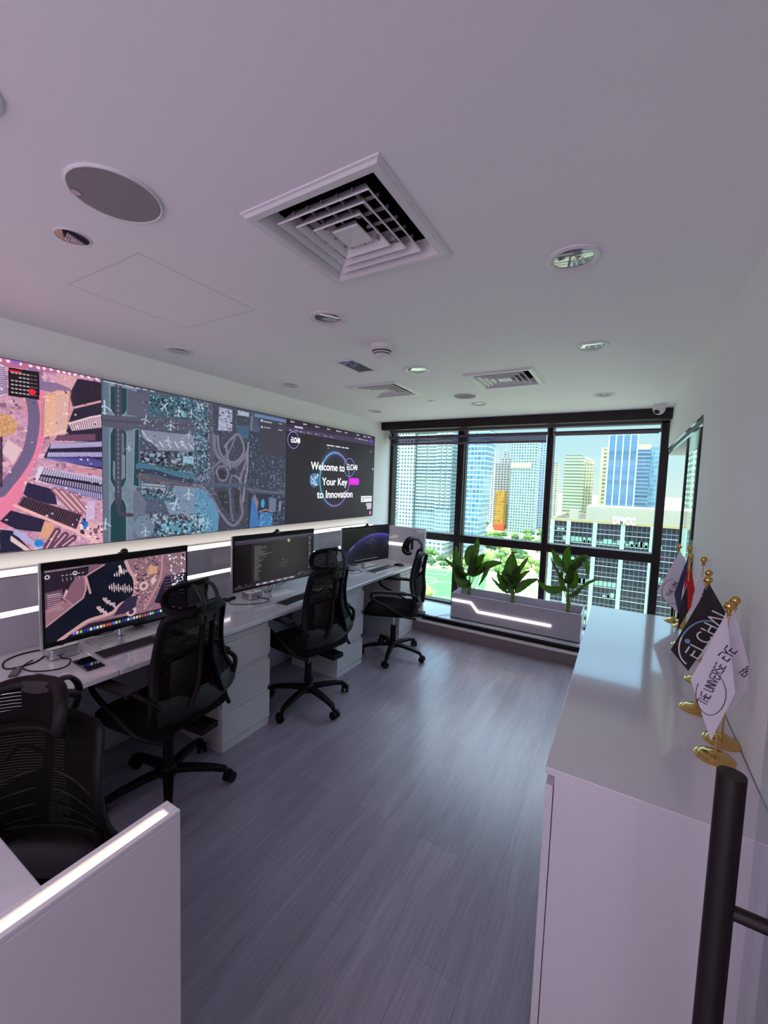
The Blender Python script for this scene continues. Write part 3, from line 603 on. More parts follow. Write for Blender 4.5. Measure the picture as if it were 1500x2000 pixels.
# ---- left picture: towers seen from above
P0 = Pic(680, 431, ASP, (196, 146, 172))
P0.noise(26, 5).noise(16, 1.6)
full = [(0, 0), (ASP, 0), (ASP, 1), (0, 1)]
P0.specks(full, 900, .012, [(226, 176, 190), (150, 104, 140), (236, 200, 210), (110, 70, 100), (214, 150, 150)], .6)
P0.poly([(1.1137,-0.0037),(1.5865,-0.0077),(1.5863,0.0045),(1.1125,0.0406)], (186, 104, 142))
P0.curve([(1.2729,0.1665),(1.2535,0.2792),(1.2574,0.3665),(1.2207,0.4872),(1.1809,0.5765),(1.126,0.7493),(1.0911,0.8331)], .075, (232, 128, 160))
P0.curve([(1.2369,0.1806),(1.2467,0.2657),(1.2383,0.3688),(1.2152,0.473),(1.1697,0.5697),(1.1233,0.6424),(1.0951,0.6849)], .05, (112, 96, 132))
P0.curve([(1.252,0.0408),(1.2805,0.0993),(1.3424,0.1008),(1.3942,0.0974)], .05, (140, 110, 150))
P0.poly([(1.106,0.2808),(1.1437,0.2818),(1.176,0.3192),(1.1633,0.3775),(1.1028,0.3984)], (206, 154, 108)).noise(30, 4, [(1.106,0.2808),(1.1437,0.2818),(1.176,0.3192),(1.1633,0.3775),(1.1028,0.3984)])
P0.poly([(1.1349,0.4089),(1.1897,0.4534),(1.1537,0.5347),(1.1061,0.4745)], (224, 190, 196)); P0.poly([(1.1028,0.3984),(1.1135,0.3972),(1.1066,0.6567),(1.0958,0.6568)], (70, 46, 66))
P0.poly([(1.1126,0.0338),(1.1285,0.0365),(1.1357,0.1721),(1.1082,0.1981)], (225, 215, 235)); P0.ribs(*[(1.1125,0.0406),(1.1084,0.1912),(1.1357,0.1721),(1.1283,0.0434)], 14, .006, (120, 90, 130))
P0.poly([(1.357,0.0154),(1.4563,0.0223),(1.421,0.0918),(1.3431,0.0708)], (214, 160, 170))
dk = (42, 32, 54)
P0.poly([(1.4563,0.0262),(1.586,0.0208),(1.5804,0.3784),(1.3817,0.3906),(1.4037,0.2875),(1.4323,0.2056),(1.4137,0.1241)], dk)
P0.poly([(1.2851,0.1641),(1.3549,0.1131),(1.4207,0.1073),(1.4107,0.271),(1.3891,0.3512),(1.2801,0.3824)], (228, 170, 150)); P0.ribs(*[(1.2849,0.1715),(1.2802,0.3787),(1.4031,0.3185),(1.4207,0.1073)], 26, .004, (170, 100, 110)); P0.poly([(1.31,0.152),(1.3482,0.1295),(1.3369,0.3572),(1.2927,0.3699)], (222, 140, 96)); P0.ribs(*[(1.2974,0.1618),(1.414,0.1086),(1.3959,0.3426),(1.2864,0.378)], 14, .004, (240, 205, 195))
P0.poly([(1.4207,0.1073),(1.5859,0.029),(1.5843,0.1311),(1.4326,0.19)], (70, 52, 74)); P0.ribs(*[(1.4241,0.1066),(1.5859,0.029),(1.5843,0.1311),(1.436,0.1895)], 16, .007, (30, 20, 36)); P0.line([(1.4359,0.1957),(1.5843,0.1311)], .012, (220, 160, 160))
P0.poly([(1.4036,0.2953),(1.5754,0.2144),(1.5818,0.2874),(1.4164,0.3285)], (90, 60, 84)); P0.ribs(*[(1.4069,0.2964),(1.5754,0.2185),(1.5803,0.2876),(1.4198,0.3281)], 15, .008, (222, 190, 205)); P0.line([(1.407,0.2909),(1.5159,0.2398),(1.5754,0.2185)], .01, (236, 200, 205))
P0.poly([(1.3496,0.3634),(1.5436,0.3331),(1.543,0.374),(1.3361,0.3952)], (110, 70, 96))
P0.poly([(1.3166,0.4161),(1.5805,0.3701),(1.5778,0.5449),(1.4964,0.5322),(1.2837,0.4939)], (36, 28, 58)); P0.ribs(*[(1.3197,0.418),(1.5804,0.3784),(1.58,0.4033),(1.313,0.439)], 28, .008, (190, 176, 220)); P0.ribs(*[(1.3042,0.4661),(1.5794,0.4432),(1.5791,0.4657),(1.2994,0.4853)], 28, .008, (196, 180, 222)); P0.poly([(1.2837,0.4939),(1.5119,0.4704),(1.5785,0.5032),(1.578,0.5324),(1.4964,0.5281)], (58, 54, 124)); P0.ribs(*[(1.2899,0.4935),(1.5787,0.4865),(1.578,0.5324),(1.3338,0.5058)], 26, .004, (110, 104, 176))
P0.poly([(1.2703,0.547),(1.5768,0.6119),(1.5748,0.738),(1.4369,0.6867),(1.2445,0.6112)], (30, 24, 44)); P0.ribs(*[(1.2762,0.5542),(1.577,0.5951),(1.5765,0.6286),(1.2634,0.5809)], 26, .009, (200, 186, 222)); P0.ribs(*[(1.2569,0.596),(1.5761,0.6538),(1.5756,0.6874),(1.2505,0.6111)], 26, .007, (180, 160, 200)); P0.poly([(1.2504,0.6185),(1.4373,0.6627),(1.5754,0.6959),(1.5748,0.7338),(1.4367,0.6947)], (84, 78, 140)); P0.ribs(*[(1.2563,0.6221),(1.5754,0.6959),(1.5748,0.7338),(1.2684,0.6294)], 30, .004, (210, 196, 226)); P0.line([(1.2702,0.5507),(1.2474,0.6149)], .02, (220, 205, 220))
P0.poly([(1.4122,0.5402),(1.5777,0.5533),(1.5772,0.5867),(1.412,0.5521)], (200, 140, 150))
P0.poly([(1.2085,0.6304),(1.3302,0.6707),(1.3413,0.756),(1.2355,0.7378),(1.1895,0.6927)], (44, 34, 66))
for q in ([(1.3302,0.6707),(1.421,0.7906)], [(1.3626,0.6785),(1.4558,0.8002)], [(1.4092,0.6945),(1.4915,0.81)]): P0.line(q, .03, (150, 100, 120)); P0.line(q, .01, (226, 176, 180))
P0.poly([(1.4928,0.7361),(1.5369,0.7371),(1.5275,0.8535),(1.4835,0.8507)], (206, 176, 212))
P0.poly([(1.1892,0.7037),(1.4626,0.8168),(1.4328,0.9042),(1.1593,0.7576)], (104, 72, 90))
for k in range(5): P0.ribs(*[(1.1948,0.7111),(1.4554,0.8205),(1.4329,0.8977),(1.1707,0.7543)], 0, 0, 0)
A_, B_, C_, D_ = [(1.1948,0.7111),(1.4589,0.8231),(1.4315,0.8976),(1.1707,0.7565)]
for j in range(5):
    f0, f1 = (j+.2)/5, (j+.75)/5
    a, b = [(A_[i]*(1-f0)+D_[i]*f0) for i in (0, 1)], [(B_[i]*(1-f0)+C_[i]*f0) for i in (0, 1)]; c, d = [(B_[i]*(1-f1)+C_[i]*f1) for i in (0, 1)], [(A_[i]*(1-f1)+D_[i]*f1) for i in (0, 1)]
    P0.ribs(a, b, c, d, 24, .008, (36, 22, 36))
P0.line([(1.1537,0.7538),(1.4257,0.9117),(1.5477,0.9984)], .016, (238, 180, 176))
P0.poly([(1.1363,0.7784),(1.2822,0.8381),(1.262,0.9052),(1.1561,0.8812),(1.0911,0.8331)], (40, 32, 60)); P0.poly([(1.282,0.8457),(1.3261,0.8642),(1.3115,0.9407),(1.2489,0.942)], (222, 160, 130))
P0.poly([(1.4623,0.8331),(1.5723,0.8988),(1.5707,1.001),(1.4326,0.9123)], (220, 168, 178)); P0.poly([(1.462,0.8494),(1.4978,0.8641),(1.4897,0.909),(1.4504,0.9016)], (30, 120, 200)); P0.specks([(1.4623,0.8331),(1.5723,0.8988),(1.5707,1.001),(1.4326,0.9123)], 60, .008, [(250, 210, 215), (120, 80, 110), (60, 40, 70)])
for q in ([(1.3382,0.9042),(1.2848,0.9998)], [(1.3774,0.9314),(1.3232,0.9967)], [(1.4179,0.9515),(1.3627,0.9935)]): P0.line(q, .035, (96, 62, 86)); P0.line(q, .008, (226, 170, 180))
P0.poly([(1.0899,0.8757),(1.1391,0.887),(1.2173,0.9989),(1.0866,0.9981)], (30, 30, 58)); P0.ribs(*[(1.1533,0.8809),(1.2724,0.9944),(1.2537,0.9997),(1.1443,0.902)], 22, .008, (176, 170, 216)); P0.ribs(*[(1.1327,0.9155),(1.2113,0.9997),(1.1936,0.9974),(1.1322,0.9372)], 16, .008, (226, 196, 190)); P0.disc([(1.2514,0.9651)][0], .02, (30, 130, 210))
P0.specks(full, 260, .005, [(250, 225, 232), (50, 36, 60)], .8)
cq = [(1.1456,0.0403),(1.2748,0.0338),(1.2726,0.1826),(1.1419,0.1847)]; P0.poly(cq, (22, 14, 20)); P0.line([(1.1539,0.0562),(1.1939,0.0548)], .012, (220, 30, 50))
for r in range(6):
    for k in range(7):
        if r == 1 and k < 2: continue
        x = (k+1)/8.; y = (r+1.2)/7.2
        px = (cq[0][0]*(1-x)+cq[1][0]*x)*(1-y)+(cq[3][0]*(1-x)+cq[2][0]*x)*y; py = (cq[0][1]*(1-x)+cq[1][1]*x)*(1-y)+(cq[3][1]*(1-x)+cq[2][1]*x)*y
        P0.line([(px-.003, py), (px+.003, py)], .006, (225, 215, 222) if k < 5 else (130, 110, 120))
P0.disc([(1.2412,0.1459)][0], .016, (236, 30, 60)); mb_ = [(1.1132,0.0133),(1.1453,0.0102),(1.195,0.0111),(1.238,0.0106),(1.2705,0.011),(1.2978,0.0093),(1.3287,0.0074),(1.3623,0.0081),(1.3895,0.0075),(1.4159,0.0087),(1.4429,0.0085),(1.4774,0.0081),(1.5128,0.0061),(1.5564,0.0057)]
for p in mb_: P0.disc(p, .008, (240, 220, 235))
P0.poly([(1.1565,-0.0017),(1.1926,-0.0023),(1.1921,0.0146),(1.156,0.017)], (150, 100, 200))
# ---- middle picture: an airport seen from above
P1 = Pic(760, 482, ASP, (84, 92, 112)); P1.noise(16, 22).noise(14, 3)
P1.poly([(0.0091,0.0004),(0.2107,-0.0022),(0.1997,1.0151),(-0.0067,1.0053)], (136, 150, 166)); P1.noise(14, 7, [(0.0091,0.0004),(0.2107,-0.0022),(0.1997,1.0151),(-0.0067,1.0053)])
P1.poly([(0.0089,0.0086),(0.0433,0.0091),(0.0285,1.0006),(-0.0066,1.001)], (110, 124, 142))
gr = (26, 66, 68)
def caps(pic, x0, x1, y0, y1, conv): pass
for q in ([(0.0507,0.028),(0.1512,0.0234),(0.1494,0.165),(0.1284,0.1941),(0.0717,0.2029),(0.0486,0.1733)], [(0.0667,0.2793),(0.1274,0.2714),(0.1459,0.3122),(0.1398,0.609),(0.1183,0.6575),(0.0653,0.6577),(0.0422,0.611),(0.0464,0.3238)], [(0.0643,0.7266),(0.1174,0.7275),(0.1377,0.7765),(0.1348,1.008),(0.0364,1.0015),(0.0398,0.7732)], [(0.1947,0.2801),(0.2252,0.2674),(0.2212,0.6525),(0.1819,0.6438)]):
    P1.poly(q, gr); P1.line(q+q[:1], .007, (170, 184, 194), a=.7)
P1.poly([(0.0621,0.4912),(0.0797,0.4901),(0.0786,0.5673),(0.061,0.5679)], (150, 156, 168)); P1.poly([(0.1113,0.4364),(0.1334,0.4521),(0.1316,0.5917),(0.109,0.6096)], (146, 150, 164)); P1.poly([(0.0591,0.5339),(0.0807,0.5329),(0.0777,0.6361),(0.0606,0.5935)], (146, 150, 164)); P1.poly([(0.1065,0.2997),(0.1268,0.3144),(0.1295,0.4263),(0.1045,0.4541)], (120, 130, 146))
P1.line([(0.0983,0.0136),(0.0883,0.7487)], .04, (74, 72, 90)); P1.line([(0.0983,0.0136),(0.0883,0.7487)], .006, (166, 166, 180), dash=(.03, .018)); P1.curve([(0.0768,0.6965),(0.0917,0.8012),(0.1161,0.8286),(0.292,0.847),(0.4687,0.8763)], .022, (80, 66, 80))
P1.poly([(0.0057,0.2132),(0.7123,0.154),(0.7124,0.2255),(0.2078,0.2697),(0.1478,0.2946),(0.0047,0.2792)], (98, 92, 110)); P1.poly([(0.1511,0.0277),(0.29,0.0433),(0.2841,0.1878),(0.1491,0.1909)], (104, 100, 116)); P1.line([(0.0052,0.2462),(0.7124,0.1949)], .012, (72, 66, 82), a=.7)
P1.poly([(0.2946,0.0335),(0.7121,0.0015),(0.7123,0.1438),(0.2889,0.1601)], (66, 104, 120)); P1.noise(34, 2.2, [(0.2946,0.0335),(0.7121,0.0015),(0.7123,0.1438),(0.2889,0.1601)]); P1.specks([(0.2946,0.0335),(0.7121,0.0015),(0.7123,0.1438),(0.2889,0.1601)], 160, .008, [(30, 40, 54), (150, 200, 210), (20, 26, 38)])
P1.poly([(0.2428,0.2741),(0.7124,0.2665),(0.7126,0.3796),(0.3332,0.4008),(0.2424,0.3188)], (158, 156, 172)); P1.poly([(0.2245,0.3385),(0.3337,0.3454),(0.3522,0.4085),(0.7126,0.39),(0.7127,0.4726),(0.223,0.4815)], (84, 84, 104)); P1.noise(40, 2, [(0.2245,0.3385),(0.3335,0.3639),(0.7126,0.3796),(0.7127,0.5245),(0.2229,0.4904)])
for k in range(9):
    x = 1040+k*52; P1.line([[(0.2428,0.283)][0], [(0.2873,0.341)][0]] if k == 0 else [(lambda a: a)(p) for p in ([[(0.2965,0.34),(0.3429,0.3722)], [(0.3622,0.3426),(0.3862,0.373)], [(0.4158,0.3372),(0.4406,0.3709)], [(0.4712,0.3317),(0.4969,0.3678)], [(0.5232,0.3314),(0.5605,0.3671)], [(0.5822,0.3305),(0.6097,0.3628)], [(0.6321,0.3257),(0.6604,0.3584)], [(0.6834,0.3258),(0.7125,0.3539)]][k-1])], .012, (226, 222, 232))
P1.specks([(0.2237,0.4188),(0.7126,0.39),(0.7128,0.5973),(0.2226,0.5173)], 420, .009, [(150, 190, 206), (30, 30, 44), (190, 186, 200), (60, 60, 80), (20, 22, 34)])
P1.poly([(0.5335,0.4283),(0.6186,0.4224),(0.6185,0.4727),(0.5333,0.4775)], (170, 214, 226))
P1.curve([(0.2226,0.5173),(0.3417,0.5301),(0.4909,0.5627),(0.7128,0.5765)], .05, (74, 126, 150)); P1.curve([(0.2224,0.5443),(0.3415,0.5535),(0.4908,0.592),(0.7128,0.6181)], .03, (56, 60, 80)); P1.curve([(0.2132,0.5805),(0.3412,0.6049),(0.4906,0.6312),(0.7129,0.6494)], .022, (120, 90, 96)); P1.curve([(0.3419,0.5022),(0.45,0.5158),(0.5439,0.5066),(0.7127,0.483)], .018, (70, 84, 74))
P1.poly([(0.4698,0.6412),(0.7129,0.6599),(0.7131,0.8593),(0.4279,0.8447),(0.3886,0.7468)], (142, 160, 184)); P1.poly([(0.2254,0.6796),(0.4799,0.7096),(0.4693,0.7584),(0.2205,0.7249)], (74, 110, 128)); P1.noise(16, 3, [(0.2254,0.6796),(0.7129,0.6599),(0.7131,0.8593),(0.2205,0.7249)]); P1.poly([(0.2348,0.6252),(0.4041,0.637),(0.4009,0.6752),(0.2345,0.6569)], (182, 184, 196)); P1.line([(0.2374,0.6415),(0.401,0.6561)], .006, (90, 90, 106))
P1.specks([(0.2301,0.6524),(0.4492,0.6704),(0.4488,0.7384),(0.2296,0.7068)], 90, .007, [(180, 190, 200), (30, 34, 48)]); P1.poly([(0.1815,0.6795),(0.2209,0.6796),(0.2652,0.7532),(0.2554,0.8266),(0.2921,0.8377),(0.2447,0.9922),(0.1779,1.0036)], (120, 124, 142)); P1.disc([(0.2545,0.9189)][0], .075, (138, 156, 172), .8)
P1.specks([(0.3015,0.8382),(0.7131,0.8488),(0.7132,0.9333),(0.3103,0.9044)], 200, .009, [(60, 44, 56), (110, 84, 90), (150, 190, 206), (200, 205, 215)]); P1.poly([(0.3778,0.8996),(0.7132,0.9227),(0.7132,1.0075),(0.3772,0.9862)], (110, 166, 188)); P1.specks([(0.3294,0.8869),(0.7131,0.9121),(0.7132,1.0075),(0.3286,0.9911)], 150, .010, [(150, 205, 222), (36, 44, 58), (180, 220, 232), (70, 90, 110)])
wh = (222, 238, 244)
for c, sz, an in (((0, 0), 0, 0),): pass
for c, sz, an in zip([(0.3957,0.0967),(0.5031,0.1146),(0.5991,0.1109),(0.2659,0.2058),(0.4414,0.2208),(0.1591,0.4021),(0.4209,0.3273),(0.5285,0.326),(0.6434,0.3266),(0.5824,0.2661),(0.5782,0.7006),(0.4713,0.7732),(0.2588,0.9517),(0.0107,0.8829),(0.0171,0.1662)], (.034, .034, .03, .028, .032, .02, .028, .028, .028, .026, .038, .042, .03, .034, .04), (.7, .1, .1, .2, .1, 0, .1, .1, .1, .1, 0, .4, 0, .1, 0)): P1.plane(c, sz, an, wh)
P1.poly([(0.6268,0.0024),(0.7297,0.0034),(0.7782,0.3063),(0.7668,0.5909),(0.6262,0.594)], (76, 96, 116)); P1.noise(34, 2.2, [(0.6268,0.0024),(0.7654,-0.0031),(0.779,0.5906),(0.6262,0.594)]); P1.specks([(0.6268,0.0024),(0.7654,-0.0031),(0.779,0.5906),(0.6262,0.594)], 260, .008, [(130, 170, 190), (36, 44, 60), (176, 186, 200)])
P1.poly([(0.7775,0.0153),(1.1654,0.0267),(1.1468,0.994),(0.7801,0.9974)], (70, 68, 84)); P1.noise(20, 3, [(0.7775,0.0153),(1.1654,0.0267),(1.1468,0.994),(0.7801,0.9974)])
P1.poly([(0.7416,0.0217),(0.7835,0.0246),(0.8041,0.7186),(0.7671,0.7181)], (96, 88, 104)); P1.poly([(0.839,0.0234),(0.9643,0.0257),(0.9628,0.1949),(0.8297,0.2059)], (188, 186, 210)); P1.specks([(0.839,0.0307),(0.9644,0.0311),(0.9628,0.1894),(0.8334,0.2002)], 50, .007, [(60, 56, 80), (230, 226, 240)]); P1.poly([(1.0157,0.0172),(1.1359,0.02),(1.1363,0.054),(1.0202,0.0584)], (206, 206, 220))
P1.poly([(0.9962,0.1412),(1.1372,0.1336),(1.131,0.2372),(1.0384,0.2471)], (72, 100, 128))
rd = (134, 124, 144)
P1.curve([(0.7964,0.2519),(0.8029,0.3566),(0.8661,0.4373),(0.9851,0.4745),(1.0822,0.4012),(1.132,0.3288)], .030, rd); P1.curve([(0.8274,0.2485),(0.8403,0.3534),(0.8918,0.4194),(0.9849,0.4466),(1.0677,0.3795),(1.0812,0.2991),(1.0242,0.2152),(0.9566,0.2558),(0.8913,0.3275)], .018, (150, 136, 150)); P1.curve([(0.8159,0.5363),(0.8346,0.4928),(0.8986,0.4843),(0.9251,0.5324),(0.9057,0.5879),(0.854,0.5944),(0.8159,0.5363)], .018, rd)
P1.curve([(1.1656,0.0495),(1.153,0.2348),(1.1112,0.4222),(1.0553,0.5618),(1.0424,0.6987),(1.0724,0.872),(1.0026,0.9597),(0.9343,0.9435),(0.8423,0.8387),(0.7794,0.7396),(0.6952,0.6547),(0.6262,0.6347)], .024, rd); P1.curve([(1.1314,0.2715),(1.1262,0.4674),(1.0986,0.6067),(1.0786,0.7681)], .018, (164, 154, 168)); P1.curve([(0.9969,0.2294),(0.9307,0.3676),(0.8033,0.4836),(0.6951,0.5821),(0.6262,0.594)], .016, rd); P1.curve([(0.9988,0.4738),(0.9456,0.6092),(0.9536,0.81),(0.9748,0.9237)], .022, (110, 110, 136)); P1.curve([(0.6262,0.6143),(0.867,0.6322),(1.1427,0.6293)], .03, (84, 92, 116)); P1.curve([(0.9041,0.3047),(0.9449,0.4986),(1.0414,0.5849)], .014, (160, 150, 160)); P1.curve([(0.9716,0.4751),(1.04,0.4266),(1.111,0.3993)], .014, rd)
P1.poly([(0.829,0.6865),(0.9327,0.6758),(0.9473,0.877),(0.8549,0.7846)], (52, 50, 52)); P1.poly([(0.8284,0.5145),(0.9053,0.5112),(0.9057,0.5769),(0.8412,0.5785)], (50, 44, 52)); P1.disc([(0.9787,0.5193)][0], .03, (64, 56, 66)); P1.poly([(0.9865,0.6534),(1.0493,0.6759),(1.0299,0.8813),(0.9948,0.8454)], (62, 50, 54))
P1.poly([(0.6262,0.6551),(0.7308,0.6861),(0.8043,0.7831),(0.8425,0.8714),(0.8302,1.0018),(0.6258,1.0046)], (104, 164, 196)); P1.noise(18, 3, [(0.6262,0.6551),(0.7308,0.6861),(0.8043,0.7831),(0.8425,0.8714),(0.8302,1.0018),(0.6258,1.0046)]); P1.plane([(0.7371,0.9297)][0], .04, .1, (190, 226, 238)); P1.specks([(0.626,0.8497),(0.6953,0.8637),(0.6954,1.0006),(0.6259,0.9943)], 50, .012, [(40, 50, 66), (190, 226, 238)])
P1.poly([(1.1376,0.1678),(1.5759,0.1896),(1.5689,0.7023),(1.1284,0.6643)], (58, 60, 80)); P1.specks([(1.1378,0.1906),(1.5697,0.3173),(1.5686,0.6894),(1.1284,0.6643)], 520, .005, [(128, 136, 160), (90, 96, 120), (34, 34, 50), (160, 166, 186)], 1, .2); P1.line([(1.1284,0.6643),(1.5689,0.7023)], .018, (110, 104, 124))
P1.poly([(1.1288,0.6993),(1.5691,0.7152),(1.5752,1.0016),(1.1321,1.0046)], (46, 44, 64)); P1.specks([(1.3954,0.7135),(1.5693,0.7217),(1.5752,1.0016),(1.4003,1.0014)], 160, .007, [(110, 120, 150), (30, 30, 46), (80, 90, 120)]); P1.poly([(1.1738,0.735),(1.2191,0.7118),(1.2618,0.9909),(1.147,1.0059)], (70, 128, 196)); P1.poly([(1.1885,0.6997),(1.2509,0.7723),(1.2363,0.8441),(1.2046,0.7712)], (176, 128, 124)); P1.poly([(1.2648,0.8695),(1.415,0.8766),(1.4138,1.0024),(1.2571,0.9966)], (72, 140, 200)); P1.specks([(1.2649,0.8756),(1.4151,0.8828),(1.4138,1.0024),(1.2571,0.9905)], 40, .008, [(140, 196, 232), (40, 90, 150)]); P1.line([(1.26,0.8632),(1.3317,0.848),(1.4183,0.8704)], .012, (200, 150, 140)); P1.disc([(1.2986,0.7917)][0], .022, (60, 180, 220), 1, .04); P1.poly([(1.3709,0.738),(1.464,0.7521),(1.4577,0.8786),(1.3727,0.8497)], (120, 130, 160)); P1.poly([(1.4992,0.7782),(1.5257,0.7789),(1.5222,0.8687),(1.4957,0.8676)], (150, 160, 186))
P1.poly([(1.253,0.0269),(1.5757,0.015),(1.5705,0.3555),(1.2609,0.3654)], (66, 58, 72)); P1.poly([(1.195,0.0105),(1.5756,0.01),(1.5764,0.044),(1.1954,0.045)], (120, 140, 190)); P1.disc([(1.2769,0.0656)][0], .012, (235, 240, 250)); P1.disc([(1.2777,0.1209)][0], .010, (235, 240, 250)); P1.line([(1.3005,0.0693),(1.3926,0.0683)], .012, (200, 200, 212)); P1.line([(1.3013,0.119),(1.377,0.1188)], .010, (190, 190, 204)); P1.line([(1.4801,0.0635),(1.52,0.063)], .008, (200, 200, 212)); P1.line([(1.4778,0.1195),(1.5212,0.1203)], .010, (200, 200, 212))
P1.poly([(0.0091,-0.0012),(0.7121,-0.0106),(0.7121,0.0015),(0.0088,0.0151)], (74, 74, 88)); P1.poly([(0.6268,-0.0025),(1.5754,-0.0001),(1.5757,0.015),(0.6268,0.0143)], (70, 72, 92))
for p in [(0.0279,0.01),(0.0588,0.0106),(0.0745,0.0104),(0.1104,0.0109),(0.1472,0.0098),(0.1764,0.0121),(0.2192,0.01),(0.2633,0.0096),(0.3131,0.01)]: P1.line([(p[0]-.012, p[1]), (p[0]+.012, p[1])], .008, (220, 222, 230))
P1.poly([(0.6491,0.0281),(0.6971,0.0245),(0.6971,0.0649),(0.6491,0.0679)], (206, 218, 232)); P1.line([(0.657,0.0466),(0.689,0.0461)], .006, (120, 130, 150))
P1.specks([(0.6268,0.0024),(0.7775,0.0153),(0.7801,0.9974),(0.6258,1.0046)], 260, .004, [(200, 214, 224), (24, 30, 44)]); P1.specks([(0.7775,0.0153),(1.1358,0.0086),(1.1472,1.0296),(0.7801,0.9974)], 300, .0035, [(190, 186, 200), (30, 26, 38), (140, 130, 146)])
P1.specks([(0.2276,0.0467),(0.7121,-0.0187),(0.7133,1.0394),(0.2177,0.9894)], 700, .004, [(190, 205, 216), (30, 36, 50), (110, 130, 150)]); P1.im = P1.im*np.array([.78, .80, .82])+np.array([10, 12, 15]); P1.noise(10, 1.3)
P0.noise(12, 1.4)
# ---- right picture: dark web page
P2 = Pic(600, 380, ASP, (38, 29, 41))
P2.poly([(0.0018,-0.0183),(1.5903,-0.0072),(1.5925,0.0304),(0.0024,0.0108)], (44, 30, 52)); P2.poly([(0.0033,0.051),(1.5832,0.0266),(1.5792,0.112),(0.0047,0.1169)], (72, 56, 90)); P2.poly([(0.0034,0.0565),(1.5835,0.0313),(1.5847,0.052),(0.0039,0.0787)], (50, 36, 64))
for p, l in zip([(0.076,0.0219),(0.2533,0.0217),(0.4307,0.0226),(0.6285,0.022),(0.7876,0.0224),(0.9497,0.0219),(1.1847,0.0203),(1.3308,0.0199),(1.4325,0.0196)], (.03, .03, .045, .03, .07, .03, .035, .05, .05)): P2.line([(p[0], p[1]), (p[0]+l, p[1])], .010, (205, 196, 214)); P2.disc((p[0]-.012, p[1]), .008, (225, 220, 235))
P2.line([(0.1152,0.0641),(0.2215,0.0632)], .016, (214, 208, 224))
for p in [(0.0495,0.1044),(0.1296,0.0994),(0.2008,0.1001),(0.3034,0.0988),(0.4272,0.0978),(0.5677,0.1003),(0.6702,0.0992)]: P2.line([p, (p[0]+.06, p[1]+.004)], .009, (130, 116, 150)); P2.disc(p, .009, (170, 160, 190))
for p in [(1.1521,0.0617),(1.2027,0.0625),(1.2267,0.0635),(1.2541,0.0624),(1.2835,0.0628),(1.3199,0.0644),(1.3583,0.0641),(1.4006,0.0643)]: P2.disc(p, .009, (200, 194, 214))
P2.poly([(1.4426,0.0461),(1.5303,0.0444),(1.5319,0.0723),(1.444,0.0718)], (110, 66, 190))
cc = [(0.7721,0.5549)][0]; rr0 = [(0.7604,0.261)][0]; R0 = cc[1]-rr0[1]; Rx = (lambda a: (a[1][0]-a[0][0])/2)([(0.5172,0.5511),(1.0517,0.5383)])
X = P2.x-cc[0]; Y = P2.y-cc[1]; rn = np.hypot(X/Rx, Y/R0); ang = np.arctan2(-Y, X)
ucol = np.zeros(P2.im.shape); tl = np.clip((np.cos(ang-math.radians(165))+.35)/1.35, 0, 1)[..., None]; tp = np.clip(np.sin(ang), 0, 1)[..., None]
ucol = np.array([150, 110, 214.])*(1-tl)+np.array([60, 216, 236.])*tl; ucol = ucol*(1-tp*.6)+np.array([120, 160, 246.])*tp*.6
core = np.exp(-((rn-1)/.030)**2)[..., None]; halo = (np.exp(-np.abs(rn-1)/.085)*(.25+.5*np.clip(np.sin(ang-.3), 0, 1)+.25*tl[..., 0]))[..., None]
P2.im = P2.im+ucol*halo*.55; P2.im = P2.im*(1-core*.85)+ucol*core*.95
for k in range(5): pass
pc = [(0.416,0.5706)][0]; P2.disc(pc, .074, (70, 120, 176)); P2.specks([(pc[0]-.05, pc[1]-.055), (pc[0]+.05, pc[1]-.055), (pc[0]+.06, pc[1]+.05), (pc[0]-.05, pc[1]+.05)], 60, .012, [(214, 224, 236), (150, 176, 206), (60, 70, 90), (90, 170, 226)])
a, b = [(1.0318,0.5318),(1.2336,0.6107)]; P2.rrect(a[0], a[1], b[0]+.012, b[1], .03, (236, 6, 240)); P2.line([((a[0]+b[0])/2-.04, (a[1]+b[1])/2), ((a[0]+b[0])/2+.04, (a[1]+b[1])/2)], .006, (250, 120, 250))
a, b = [(1.2976,0.7446),(1.5448,0.8205)]; P2.poly([a, (b[0], a[1]), b, (a[0], b[1])], (240, 244, 248)); P2.line([(a[0]+.02, a[1]+.025), (b[0]-.02, a[1]+.025)], .008, (130, 140, 150)); P2.line([(a[0]+.02, a[1]+.05), (a[0]+.07, a[1]+.05)], .008, (110, 120, 130))
a, b = [(1.4173,0.838),(1.5424,0.8722)]; P2.poly([a, (b[0], a[1]), b, (a[0], b[1])], (228, 226, 240)); P2.line([(a[0]+.015, (a[1]+b[1])/2), (b[0]-.015, (a[1]+b[1])/2)], .008, (140, 130, 160))
a, b = [(1.4385,0.8782),(1.5393,0.9124)]; P2.poly([a, (b[0], a[1]), b, (a[0], b[1])], (228, 226, 240)); P2.line([(a[0]+.012, (a[1]+b[1])/2), (b[0]-.012, (a[1]+b[1])/2)], .008, (140, 130, 160))
P2.disc([(1.517,0.9613)][0], .024, (236, 120, 220)); P2.disc([(1.5478,0.4067)][0], .014, (222, 214, 170)); P2.disc([(1.4892,0.1921)][0], .011, (190, 186, 200))
for p, l in zip([(0.6116,0.193),(0.6764,0.1926),(0.7645,0.1926),(0.8811,0.1938),(0.9427,0.1925)], (.05, .055, .085, .038, .065)): P2.line([p, (p[0]+l, p[1])], .013, (232, 228, 240))
P2.line([(lambda p: (p[0]+.01, p[1]+.03))([(0.6116,0.193)][0]), (lambda p: (p[0]+.045, p[1]+.03))([(0.6116,0.193)][0])], .005, (200, 196, 210))
